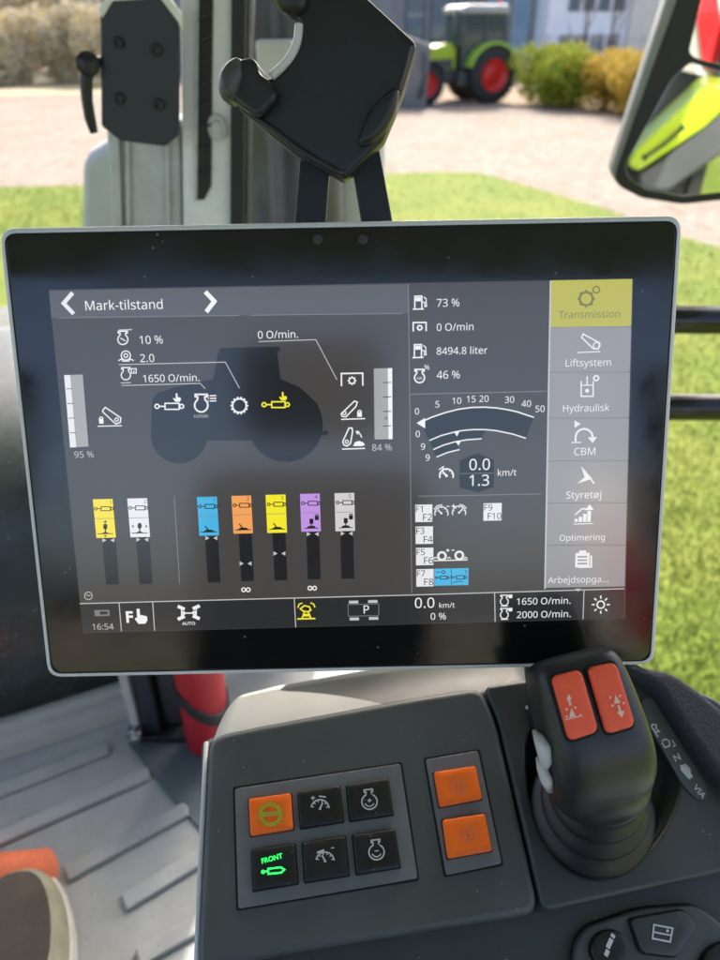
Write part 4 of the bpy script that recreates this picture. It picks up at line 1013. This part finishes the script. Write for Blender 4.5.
# ================================================================== PERSON'S FOOT
sh_c = onz(30, 965, FZ+.06)
ps = empty('person', V((sh_c.x, sh_c.y-.05, FZ)), 'foot of a seated person in an olive brown shoe with cream sole', 'person')
toe = onz(30, 868, FZ+.05); heel = V((toe.x+.045, toe.y-.285, 0)); toe.z = 0
ax_ = (toe-heel).normalized(); sx_ = V((ax_.y, -ax_.x, 0))
def foot_ring(t, wd, z, n=36):
    pass
def outline(scale=1.0, n=40):
    pts = []
    L_ = (toe-heel).length
    for i in range(n):
        th = 2*PI*i/n; c, s = math.cos(th), math.sin(th)
        y = (c*.5+.5)                  # 0 heel .. 1 toe
        wd = .038+.022*max(0, math.sin(min(y, 1)*PI*.75))
        k = math.copysign(abs(s)**.75, s)
        pts.append((y*L_, k*wd))
    g = (L_/2, 0)
    return [(g[0]+(a-g[0])*scale, b*scale) for a, b in pts]
def fr_(pts, z): return [V((heel.x, heel.y, 0))+ax_*a+sx_*b+V((0, 0, FZ+z)) for a, b in pts]
m_ = MB(); m_.loft([fr_(outline(1.0), .001), fr_(outline(1.02), .006), fr_(outline(1.03), .022), fr_(outline(1.02), .034), fr_(outline(.985), .037)]); m_.build('sole', 'sole', ps, smooth=False, bevel=.002)
rings = []
for sc_, z in ((.985, .030), (.97, .048), (.93, .066), (.85, .082), (.68, .096), (.42, .104), (.12, .106)):
    rg = fr_(outline(sc_), z)
    # instep rises towards the ankle
    out = []
    for p in rg:
        t = (p-V((heel.x, heel.y, p.z))).dot(ax_)/(toe-heel).length
        out.append(p+V((0, 0, max(0, .62-t)*.09*(1-sc_*.3))))
    rings.append(out)
m_ = MB(); m_.loft(rings); shoe = m_.build('shoe_upper', ['shoe', 'shoetoe'], ps, smooth=True)
L_ = (toe-heel).length
for p in shoe.data.polygons:
    c = p.center + offs(ps); t = (c-V((heel.x, heel.y, c.z))).dot(ax_)/L_
    if c.z < FZ+.080 and t > .45: p.material_index = 1
ank = heel+ax_*.075
m_ = MB(); m_.tube([V((ank.x, ank.y, FZ+.07)), V((ank.x, ank.y, FZ+.13)), V((ank.x-.01, ank.y-.01, FZ+.22)), V((ank.x-.02, ank.y+.0, FZ+.36)), V((ank.x-.03, ank.y+.0, FZ+.46))], [.040, .042, .055, .062, .066], 20); m_.build('trouser_leg', 'trouser', ps, smooth=True)
ob_ = onz(30, 885, FZ+.04)
og = empty('orange_strap', V((ob_.x, ob_.y+.03, FZ)), 'orange ribbed fabric strap lying behind the shoe on the floor', 'strap')
m_ = MB(); A_ = onz(-60, 884, FZ+.03); B_ = onz(58, 872, FZ+.03); d = (B_-A_).normalized(); nr = V((-d.y, d.x, 0)); nseg = 60
rings = []
for i in range(nseg+1):
    t = i/nseg; c = A_.lerp(B_, t); k = 1+.05*math.sin(i*2.1); e = min(1, ((1-t)*10)**.5) if t > .9 else 1
    rings.append([c+nr*(.026*math.cos(2*PI*j/14)*k*e)+V((0, 0, .026*math.sin(2*PI*j/14)*k*e)) for j in range(14)])
m_.loft(rings); m_.build('strap_roll', 'orangefab', og, smooth=True)
# pedal edge at far left (dark tip)
# ================================================================== HANDRAILS AND MIRROR (outside)
hr = empty('side_handrail', V((.6, .95, H-.4)), 'pair of black horizontal handrail tubes outside right of the touchscreen', 'handrail')
for (yt, yb) in ((306, 334), (395, 420)):
    p = ony(700, (yt+yb)/2, .95); r = (ony(700, yt, .95)-ony(700, yb, .95)).length/2*.93
    m_ = MB(); m_.tube([V((.30, .95, p.z+.002)), V((p.x, .95, p.z)), V((1.3, .95, p.z-.004))], r, 20); m_.build('tube', 'blackmetal', hr, smooth=True)
m_ = MB(); m_.tube([V((1.25, .95, H-.1)), V((1.25, .95, H-1.2))], .015, 12); m_.build('upright_tube', 'blackmetal', hr, smooth=True)

MO = at(675, 120, 1.15)
mn = V((-.16, -.985, -.035)).normalized()
MF = Frame(MO, V((-mn.y, mn.x, 0)), V((0, 0, 1)))
if MF.ez.dot(mn) < 0: MF = Frame(MO, V((mn.y, -mn.x, 0)), V((0, 0, 1)))
MF = Frame(MO, MF.ex, MF.ex.cross(mn)*-1 if MF.ex.cross(V((0,0,1))).dot(mn) < 0 else mn.cross(MF.ex))
mir = empty('wing_mirror', MF.w(0, 0, -.05), 'grey edged wing mirror outside at upper right reflecting lime green bodywork', 'mirror')
def mpx(pts): return [MF.px(x, y) for x, y in pts]
mh = [(686, -60), (612, 168), (612, 176), (618, 186), (640, 197), (682, 204), (760, 196), (800, 170), (830, -60)]
plate('mirror_housing', MF, [smooth_loop(mpx(mh), .01, 4)], -.004, .05, .008, 'mirrorgrey', mir, seg=5)
mi_ = [(699, -60), (618, 166), (615, 178), (620, 187), (641, 198), (682, 204.5), (760, 196.5), (800, 170), (828, -60)]
plate('mirror_gasket', MF, [smooth_loop(mpx(mi_), .008, 4)], .0005, .03, .003, 'rubber', mir)
plate('lower_mirror_glass', MF, [smooth_loop(mpx([(690, 62), (672, 78), (624, 166), (628, 178), (645, 189), (682, 196), (755, 188), (788, 165), (800, 95)]), .006, 4)], .003, .004, .0006, 'mirror', mir)
plate('upper_mirror_glass', MF, [smooth_loop(mpx([(715, -60), (688, 52), (694, 58), (815, 88), (818, -60)]), .006, 4)], .003, .004, .0006, 'mirror', mir)
m_ = MB(); m_.tube([MF.pp(730, -60, -.03), MF.pp(730, -120, -.05), V((1.0, 1.2, H+.6))], .014, 12); m_.build('mirror_arm', 'blackmetal', mir, smooth=True)

# ================================================================== REST OF THE CAB (what shades and what the glass reflects)
cab = empty('cab_shell', V((0, -.9, FZ)), 'cab roof, rear pillars and low rear panel enclosing the driver place', 'cab')
m_ = MB(); m_.abox((-.85, -.55, H+.33), (.80, 1.16, H+.40)); m_.build('roof', 'liner', cab, bevel=.01)
for x in (-.82, .77): 
    m_ = MB(); m_.abox((x-.03, -1.1, FZ), (x+.03, -1.0, H+.33)); m_.build('rear_pillar', 'rubber', cab, bevel=.01)
m_ = MB(); m_.abox((-.8, -1.1, FZ), (.75, -1.05, H-.60)); m_.build('rear_panel', 'rubber', cab, bevel=.01)
st = empty('driver_seat', V((-.05, -.55, FZ)), 'dark fabric driver seat with headrest mirrored in the touchscreen glass', 'seat')
m_ = MB(); m_.abox((-.27, -.62, FZ+.45), (.13, -.50, H-.02)); m_.build('backrest', 'seat', st, bevel=.05, seg=5)
m_ = MB(); m_.abox((-.20, -.62, H+.04), (.06, -.52, H+.22)); m_.build('headrest', 'seat', st, bevel=.04, seg=5)
m_ = MB(); m_.abox((-.32, -.50, FZ+.36), (.18, -.02, FZ+.44)); m_.build('seat_cushion', 'seat', st, bevel=.03, seg=4)
m_ = MB(); m_.abox((-.15, -.45, FZ), (.02, -.2, FZ+.36)); m_.build('seat_post', 'rubber', st, bevel=.01)
# lime fender with black grab handle, seen in the wing mirror
rf = empty('rear_fender', V((.80, -.6, FZ)), 'lime green rear fender with black grab handle reflected in the wing mirror', 'fender')
RFX = []
def refl(px, py, dist):
    p = onpl(px, py, MF.w(0, 0, .003), MF.ez); dd = (p-CAM).normalized(); r = dd - 2*dd.dot(MF.ez)*MF.ez
    return p, r, p + r*(dist/abs(r.y))
def rpoly(pts, dist, thick, name, m, parent, bevel=.004):
    f = [refl(x, y, dist)[2] for x, y in pts]; n = len(f); mb = MB(); off = V((0, -thick, 0))
    mb.add(f+[p+off for p in f], [tuple(range(n)), tuple(range(2*n-1, n-1, -1))]+[(i, (i+1) % n, n+(i+1) % n, n+i) for i in range(n)])
    return mb.build(name, m, parent, bevel=bevel, seg=2)
rpoly([(626, 165), (635, 150), (702, 88), (724, 82), (735, 100), (705, 128), (660, 158), (637, 173)], 2.1, .3, 'fender_panel', 'lime', rf, .02)
rpoly([(637, 175), (662, 160), (722, 104), (760, 90), (760, 130), (700, 170), (668, 192), (640, 190)], 2.14, .3, 'fender_skirt', 'darkgrey', rf, .02)
ph = [refl(x, y, 2.04)[2] for x, y in [(643, 159), (648, 155), (664, 144), (680, 130), (684, 126)]]
m_ = MB(); m_.tube(ph, [.014, .008, .008, .008, .014], 10); m_.build('grab_handle', 'rubber', rf, smooth=True)
rpoly([(610, 170), (622, 165), (700, 84), (760, 70), (760, 30), (690, 40), (600, 150)], 2.6, .1, 'cab_side', 'darkgrey', rf, .01)
wb = empty('warning_board', V((.9, -1.4, FZ)), 'red and white striped warning board reflected in the upper mirror glass', 'warning board')
rpoly([(680, 70), (700, -60), (790, -60), (790, 95)], 2.42, .01, 'board', 'hazwhite', wb, .001)
rpoly([(697, 20), (706, -20), (716, -20), (728, 80), (703, 66)], 2.40, .01, 'stripe', 'hazred', wb, .001)

# ================================================================== OUTSIDE
def sheet(name, pts, z, m, div=None):
    mb = MB(); mb.add([V((x, y, z)) for x, y in pts], [tuple(range(len(pts)))]); o = mb.build(name, m); props(o, kind='structure'); return o
g = sheet('ground', [(-400, -400), (400, -400), (400, 400), (-400, 400)], 0, 'gravel')
def gp(x, y): p = onz(x, y, 0); return (p.x, p.y)
edge = [(-60, gp(0, 187)[1]-2), gp(-40, 188), gp(0, 187), gp(60, 186), gp(110, 186), gp(250, 178), gp(390, 173.5), gp(440, 172), gp(480, 173), gp(510, 181), gp(545, 191), gp(600, 207), gp(640, 222), gp(683, 237), gp(720, 248), gp(790, 285), (14, 5), (16, -30), (-60, -30)]
sheet('lawn', edge[::-1], .004, 'turf')
# grass tufts over the near lawn, one mass
mb = MB(); mb.flat = True
def tuft(x, y, s):
    for k in range(3):
        a_ = random.uniform(0, PI*2); dx, dy = math.cos(a_)*s*.10, math.sin(a_)*s*.10; lx, ly = random.uniform(-.4, .4)*s, random.uniform(-.4, .4)*s; hgt = s*random.uniform(.7, 1.3)
        mb.add([V((x-dx, y-dy, .004)), V((x+dx, y+dy, .004)), V((x+lx, y+ly, hgt))], [(0, 1, 2)])
def inside(x, y):
    c = False; n = len(edge); j = n-1
    for i in range(n):
        if (edge[i][1] > y) != (edge[j][1] > y) and x < (edge[j][0]-edge[i][0])*(y-edge[i][1])/(edge[j][1]-edge[i][1])+edge[i][0]: c = not c
        j = i
    return c
cnt = 0
while cnt < 11000:
    py = random.uniform(170, 760); px = random.uniform(600, 760) if (py > 225 or random.random() < .3) else random.uniform(380, 700)
    if random.random() < .12: px, py = random.uniform(-20, 110), random.uniform(182, 235)
    p = onz(px, py, 0)
    if inside(p.x, p.y): tuft(p.x, p.y, .022+.0022*p.y); cnt += 1
o = mb.build('grass', 'blade'); props(o, 'short sunlit lawn grass around the tractor', None, None, 'stuff')

def bush(name, c, r, h, n, leaf, lm, label, group=None, cat='bush'):
    root = empty(name, V((c[0], c[1], 0)), label, cat, group)
    mb = MB(); mb.flat = True
    blobs = []
    for k in range(12):
        a_ = random.uniform(0, 2*PI); q = random.uniform(0, .7)*r; blobs.append((c[0]+q*math.cos(a_), c[1]+q*math.sin(a_)*.7, random.uniform(.18, .72)*h, random.uniform(.35, .55)*r))
    for k in range(n):
        bx, by, bz, br = random.choice(blobs)
        v = V((random.gauss(0, 1), random.gauss(0, 1), random.gauss(0, 1))).normalized()*(random.uniform(.5, 1.08)*br); v.z *= h/r*.62
        p = V((bx, by, bz))+v
        if p.z < .02: continue
        a = V((random.gauss(0, 1), random.gauss(0, 1), random.gauss(0, 1))).normalized(); b = a.orthogonal().normalized(); s = leaf*random.uniform(.6, 1.3)
        mb.add([p-a*s, p-b*s*.5, p+a*s, p+b*s*.5], [(0, 1, 2, 3)])
    mb.build('foliage', lm, root)
    mb = MB()
    for k in range(6):
        a_ = random.uniform(0, 2*PI); q = r*.5*random.random()
        mb.tube([V((c[0]+.1*math.cos(a_), c[1]+.1*math.sin(a_), 0)), V((c[0]+q*.5*math.cos(a_), c[1]+q*.5*math.sin(a_), h*.4)), V((c[0]+q*math.cos(a_), c[1]+q*math.sin(a_), h*.8))], [.03, .02, .01], 6)
    mb.build('stem', 'bark', root)
gb = 'bushes along the edge of the gravel yard'
def gpt(x, y): return gp(x, y)
bush('green_bush', gpt(548, 104), 1.5, 2.1, 7500, .08, 'leafgreen', 'green bush right beside the parked tractor wheel', gb)
bush('mixed_bush', gpt(575, 108), 1.5, 1.9, 7500, .08, 'leafgreen', 'green and yellow bush left of the orange yellow one', gb)
bush('yellow_bush', gpt(606, 110), 1.6, 2.0, 8000, .08, 'leafyellow', 'orange yellow autumn bush beside the cream column', gb)
bush('yellow_bush', gpt(640, 117), 1.6, 1.9, 8000, .08, 'leafyellow', 'yellow bush nearest to the wing mirror', gb)
ghed = 'faded hedge bushes at upper left'
for k, (x, y, r, h_, lb) in enumerate([(-10, 86, 1.8, 3.6, 'faded autumn bush at the left edge of the photo'), (28, 84, 1.8, 3.5, 'tall faded autumn bush between the left edge bush and the mounting plate'), (72, 83, 1.8, 3.8, 'pale leafy autumn bush nearest to the mounting plate'), (112, 84, 1.8, 3.6, 'faded autumn bush behind the pillar'), (8, 72, 2.8, 6.2, 'large faded bush standing behind the two leftmost ones'), (52, 71, 2.8, 6.4, 'large faded bush further back between the others'), (98, 72, 2.8, 6.2, 'large faded bush further back beside the mounting plate')]):
    bush('autumn_bush', gpt(x, y), r, h_, 7000, .11, 'leafbrown', lb, ghed)

# parked tractor
TP = gp(478, 101); tyaw = PI + math.radians(20)
tr = empty('parked_tractor', V((TP[0], TP[1], 0)), 'lime green tractor with red wheel rims parked across the gravel yard', 'tractor')
rel0 = V((0, 0, 0))
def tb(mb, name, m, parent=None, **k):
    return mb.build(name, m, parent or tr, rel=rel0, **k)
# local axes: x forward, y left side (away), near side is +y after the turn
def wheel(x, y, R, wdt):
    root = bpy.data.objects.new('wheel', None)
    mb = MB(); prf = [(-wdt/2, R*.58), (-wdt/2, R*.80), (-wdt*.42, R*.94), (-wdt*.3, R), (wdt*.3, R), (wdt*.42, R*.94), (wdt/2, R*.80), (wdt/2, R*.58)]
    mb.loft([[V((x+r*math.cos(2*PI*i/36), y+o, R+r*math.sin(2*PI*i/36))) for i in range(36)] for o, r in prf], cap=False)
    for i in range(26):
        for sg in (-1, 1):
            t = 2*PI*(i+(.5 if sg > 0 else 0))/26; rad = V((math.cos(t), 0, math.sin(t))); tan = V((-math.sin(t), 0, math.cos(t)))
            c = V((x, y+sg*wdt*.24, R))+rad*R*1.0; mb.box(c, tan*R*.035+V((0, sg*.0, 0)), V((0, wdt*.22, 0))+tan*sg*R*.06, rad*R*.035)
    w_ = tb(mb, 'wheel', 'tyre')
    mb = MB()
    for sg in (1, -1):
        pf = [(wdt*.46, R*.60), (wdt*.44, R*.56), (wdt*.20, R*.50), (wdt*.14, R*.30), (wdt*.22, R*.26), (wdt*.22, R*.02)]
        mb.loft([[V((x+r*math.cos(2*PI*i/30), y+o*sg, R+r*math.sin(2*PI*i/30))) for i in range(30)] for o, r in pf], cap=False)
    tb(mb, 'rim', 'rim', w_, smooth=True)
RR, RF_ = .86, .62; wbk = 2.45
for y in (.80, -.80): wheel(0, y, RR, .50)
for y in (.78, -.78): wheel(wbk, y, RF_, .40)
def side(pts, y0, y1, name, m, bevel=.03, parent=None):
    mb = MB(); n = len(pts)
    mb.add([V((x, y0, z)) for x, z in pts]+[V((x, y1, z)) for x, z in pts], [tuple(range(n)), tuple(range(2*n-1, n-1, -1))]+[(i, (i+1) % n, n+(i+1) % n, n+i) for i in range(n)])
    return tb(mb, name, m, parent, bevel=bevel)
side([(-.3, .7), (2.9, .6), (2.9, .95), (1.0, 1.05), (-.3, 1.2)], -.30, .30, 'chassis', 'darkgrey')
side([(1.15, 1.0), (3.25, .95), (3.35, 1.35), (3.15, 1.62), (1.15, 1.80)], -.40, .40, 'hood', 'lime', .08)
side([(1.3, 1.05), (3.15, 1.0), (3.15, 1.25), (1.3, 1.35)], -.42, .42, 'side_grille', 'darkgrey', .02)
side([(-.55, 1.25), (1.05, 1.0), (1.12, 2.62), (-.45, 2.62)], -.60, .60, 'cab', 'cabglass', .04)
side([(-.62, 2.62), (1.25, 2.62), (1.2, 2.80), (1.0, 2.88), (-.5, 2.88)], -.72, .72, 'roof', 'offwhite', .06)
for x in (-.52, .25, 1.08):
    for y in (.61, -.61):
        mb = MB(); mb.box(V((x, y, 1.85)), V((.035, 0, 0)), V((0, .03, 0)), V((.02, 0, .77))); tb(mb, 'cab_post', 'darkgrey')
for sg in (1, -1):
    mb = MB(); rg = []
    for i in range(13):
        t = math.radians(15+i*11.5); r = RR*1.12
        rg.append([V((r*math.cos(t)*k, sg*yy, RR+r*math.sin(t)*k)) for k, yy in ((1, .50), (1.02, .52), (1.02, 1.03), (.95, 1.05), (.93, 1.02), (.98, .99), (.97, .54))])
    mb.loft(rg); tb(mb, 'rear_fender', 'limedull', smooth=False)
    mb = MB(); rg = []
    for i in range(9):
        t = math.radians(20+i*17); r = RF_*1.12
        rg.append([V((wbk+r*math.cos(t)*k, sg*yy, RF_+r*math.sin(t)*k)) for k, yy in ((1, .60), (1.03, .60), (1.03, .98), (1, .98))])
    mb.loft(rg); tb(mb, 'front_fender', 'darkgrey')
for y in (-.55, -.25, .25, .55):
    mb = MB(); mb.box(V((1.27, y, 2.72)), V((.03, 0, 0)), V((0, .08, 0)), V((0, 0, .05))); tb(mb, 'work_lamp', 'steel', bevel=.01)
mb = MB(); mb.tube([V((-.3, .45, 2.88)), V((-.3, .45, 3.02))], .06, 12); tb(mb, 'beacon', 'orange', smooth=True)
for y in (.62, -.62):
    mb = MB(); mb.box(V((.95, y, .75)), V((.22, 0, 0)), V((0, .10, 0)), V((0, 0, .22))); tb(mb, 'step', 'darkgrey', bevel=.02)
mb = MB(); mb.tube([V((1.3, .5, 1.7)), V((1.3, .5, 2.75))], .06, 12); tb(mb, 'exhaust_pipe', 'darkgrey', smooth=True)
mb = MB(); mb.abox((1.1, .62, 1.95), (1.2, .90, 2.3)); tb(mb, 'mirror', 'darkgrey', bevel=.02)
side([(3.3, .5), (3.75, .45), (3.85, 1.25), (3.3, 1.2)], -.5, .5, 'front_weight', 'darkgrey', .05)
tr.rotation_euler.z = tyaw; tr.scale = (1.07, 1.07, 1.07)
# implement left of it
im = empty('loader_bucket', V((*gp(413, 107.5), 0)), 'grey steel loader bucket standing in front of the parked tractor', 'loader bucket')
ib = gp(413, 107.5); mb = MB()
mb.add([V((ib[0]-.7, ib[1], .0)), V((ib[0]+.45, ib[1]-.1, .0)), V((ib[0]+.55, ib[1]-.1, 1.9)), V((ib[0]-.7, ib[1], 2.3)), V((ib[0]-.7, ib[1]+.9, .0)), V((ib[0]+.3, ib[1]+.9, .0)), V((ib[0]+.2, ib[1]+.7, 1.9)), V((ib[0]-.7, ib[1]+.7, 2.3))],
       [(0, 1, 2, 3), (4, 7, 6, 5), (0, 4, 5, 1), (1, 5, 6, 2), (2, 6, 7, 3), (3, 7, 4, 0)]); mb.build('bucket_shell', 'darkgrey2', im, bevel=.04)
mb = MB(); mb.tube([V((ib[0]+.2, ib[1]-.15, .3)), V((ib[0]+.35, ib[1]-.17, 1.0)), V((ib[0]+.3, ib[1]-.15, 1.7))], .06, 8); mb.build('reinforcing_rib', 'darkgrey', im, smooth=True)

# buildings: y ahead, eye level is at the top of the picture
def wall_block(root, x0, x1, y0, dpt_, z0, z1, m, name='wall'):
    mb = MB(); mb.abox((x0, y0, z0), (x1, y0+dpt_, z1)); return mb.build(name, m, root)
def X(px, Y, z=2.6): return ony(px, 21, Y).x*1.0
BY = 44.0
bw_ = empty('white_building', V((X(600, BY), BY, 0)), 'white rendered building with window bands and a cream column behind the bushes', 'building')
wall_block(bw_, X(548, BY), X(900, BY), BY, 8, 0, 7, 'render_white')
wall_block(bw_, X(628, BY), X(653, BY), BY-.5, .45, 0, 7, 'cream', 'column')
for (xa, xb, za, zb, mt) in [(560, 624, .55, 2.0, 'window'), (565, 624, 3.0, 4.6, 'window'), (665, 720, .6, 1.7, 'window'), (658, 720, 2.9, 4.6, 'window')]:
    n = 4
    for k in range(n):
        x0_ = X(xa+(xb-xa)*k/n, BY)+.08; x1_ = X(xa+(xb-xa)*(k+1)/n, BY)-.08
        mb = MB(); mb.abox((x0_, BY-.06, za), (x1_, BY+.02, zb)); f_ = mb.build('window', 'greywall', bw_)
        mb = MB(); mb.abox((x0_+.07, BY-.065, za+.07), (x1_-.07, BY-.062, zb-.07)); mb.build('pane', mt, f_)
bg_ = empty('grey_building', V((X(480, BY+4), BY+4, 0)), 'grey clad building with large blue windows behind the parked tractor', 'building')
BY2 = 47.
wall_block(bg_, X(60, BY2), X(552, BY2), BY2, 8, 0, 7, 'greywall')
for (xa, xb) in ((486, 508), (512, 530), (533, 550)):
    mb = MB(); mb.abox((X(xa, BY2), BY2-.06, .9), (X(xb, BY2), BY2+.02, 5)); f_ = mb.build('window', 'offwhite', bg_)
    mb = MB(); mb.abox((X(xa, BY2)+.1, BY2-.065, 1.0), (X(xb, BY2)-.1, BY2-.062, 4.9)); mb.build('pane', 'bluewin', f_)
for (xa, xb) in ((405, 425), (430, 450), (455, 478)):
    mb = MB(); mb.abox((X(xa, BY2), BY2-.06, 1.6), (X(xb, BY2), BY2+.02, 4)); f_ = mb.build('window', 'darkgrey', bg_)
    mb = MB(); mb.abox((X(xa, BY2)+.1, BY2-.065, 1.7), (X(xb, BY2)-.1, BY2-.062, 3.9)); mb.build('pane', 'window', f_)
# railing in front of the white building
rl = empty('yard_railing', V((X(600, 38), 38, 0)), 'thin galvanised railing between the bushes and the white building', 'railing')
for z in (1.2, 2.0):
    mb = MB(); mb.tube([V((X(545, 38), 38, z)), V((X(720, 38), 38, z-.15))], .03, 6); mb.build('rail', 'galv', rl)
for px in range(550, 740, 24):
    mb = MB(); mb.tube([V((X(px, 38), 38, 0)), V((X(px, 38), 38, 2.05))], .035, 6); mb.build('post', 'galv', rl)
bare = 'bare young trees before the white building'
for px in (586, 612):
    t_ = empty('bare_tree', V((X(px, 36), 36, 0)), 'bare young tree left of the cream column' if px == 612 else 'bare young tree further left, above the green bush', 'tree', bare)
    mb = MB(); x = X(px, 36); mb.tube([V((x, 36, 0)), V((x+.1, 36, 2)), V((x-.1, 36, 4.6))], [.07, .05, .02], 7); mb.build('trunk', 'bark', t_, smooth=True)
    mb = MB()
    for k in range(9):
        z = 1.2+k*.35; a_ = random.uniform(0, 6.28); mb.tube([V((x+.05, 36, z)), V((x+.5*math.cos(a_), 36+.5*math.sin(a_), z+.5)), V((x+.8*math.cos(a_), 36+.8*math.sin(a_), z+1.1))], [.03, .02, .01], 5)
    mb.build('crown', 'bark', t_)
# dark low hedge / kerb strip at the foot of the autumn bushes
mb = MB(); mb.add([V((*gp(-60, 96), .004)), V((*gp(150, 93), .004)), V((*gp(150, 72), .004)), V((*gp(-60, 72), .004))], [(0, 1, 2, 3)]); props(mb.build('leaf_litter_strip', 'litter'), kind='structure')
# dirt strip in front of tractor and bushes
mb = MB(); mb.add([V((*gp(400, 101), .004)), V((*gp(525, 106), .004)), V((*gp(700, 128), .004)), V((*gp(760, 100), .004)), V((*gp(520, 84), .004)), V((*gp(400, 84), .004))], [(0, 1, 2, 3, 4, 5)])
M['soil'] = noisemat('soil_strip', [(.12, .085, .06), (.24, .18, .13), (.34, .27, .2)], 3, bump=.8, bscale=12); props(mb.build('soil_strip', 'soil'), kind='structure')

# ================================================================== LIGHT, WORLD, CAMERA
EL, AZ = math.radians(42), math.radians(9.5)       # sun ahead of the cab, a little to the right
sd = V((math.sin(AZ)*math.cos(EL), math.cos(AZ)*math.cos(EL), math.sin(EL)))
su = bpy.data.lights.new('sun', 'SUN'); su.energy = 2.1; su.angle = math.radians(.5); su.color = (1, .95, .87)
so = bpy.data.objects.new('sun', su); COL.objects.link(so); so.rotation_euler = sd.to_track_quat('Z', 'Y').to_euler(); so.location = (0, 0, 30)
w = bpy.data.worlds.new('World'); scene.world = w; w.use_nodes = True
N = w.node_tree.nodes; sk = N.new('ShaderNodeTexSky'); sk.sky_type = 'NISHITA'; sk.sun_disc = False
sk.sun_elevation = EL; sk.sun_rotation = AZ; sk.dust_density = 5; sk.ozone_density = .3; sk.air_density = .8
w.node_tree.links.new(sk.outputs[0], N['Background'].inputs['Color']); N['Background'].inputs['Strength'].default_value = .15
cd = bpy.data.cameras.new('camera'); cam = bpy.data.objects.new('camera', cd); COL.objects.link(cam)
cam.location = CAM; cam.rotation_euler = (PI/2-PITCH, 0, 0)
cd.sensor_fit = 'VERTICAL'; cd.sensor_height = 7.2; cd.lens = 7.2*FPX/960
cd.clip_start = .01; cd.clip_end = 2000
cd.dof.use_dof = True; cd.dof.focus_distance = .375; cd.dof.aperture_fstop = 1.6
scene.camera = cam
vs_ = scene.view_settings; vs_.view_transform = 'Standard'; vs_.look = 'None'; vs_.gamma = 1; vs_.exposure = 1.8
scene.render.resolution_x = 768; scene.render.resolution_y = 1024
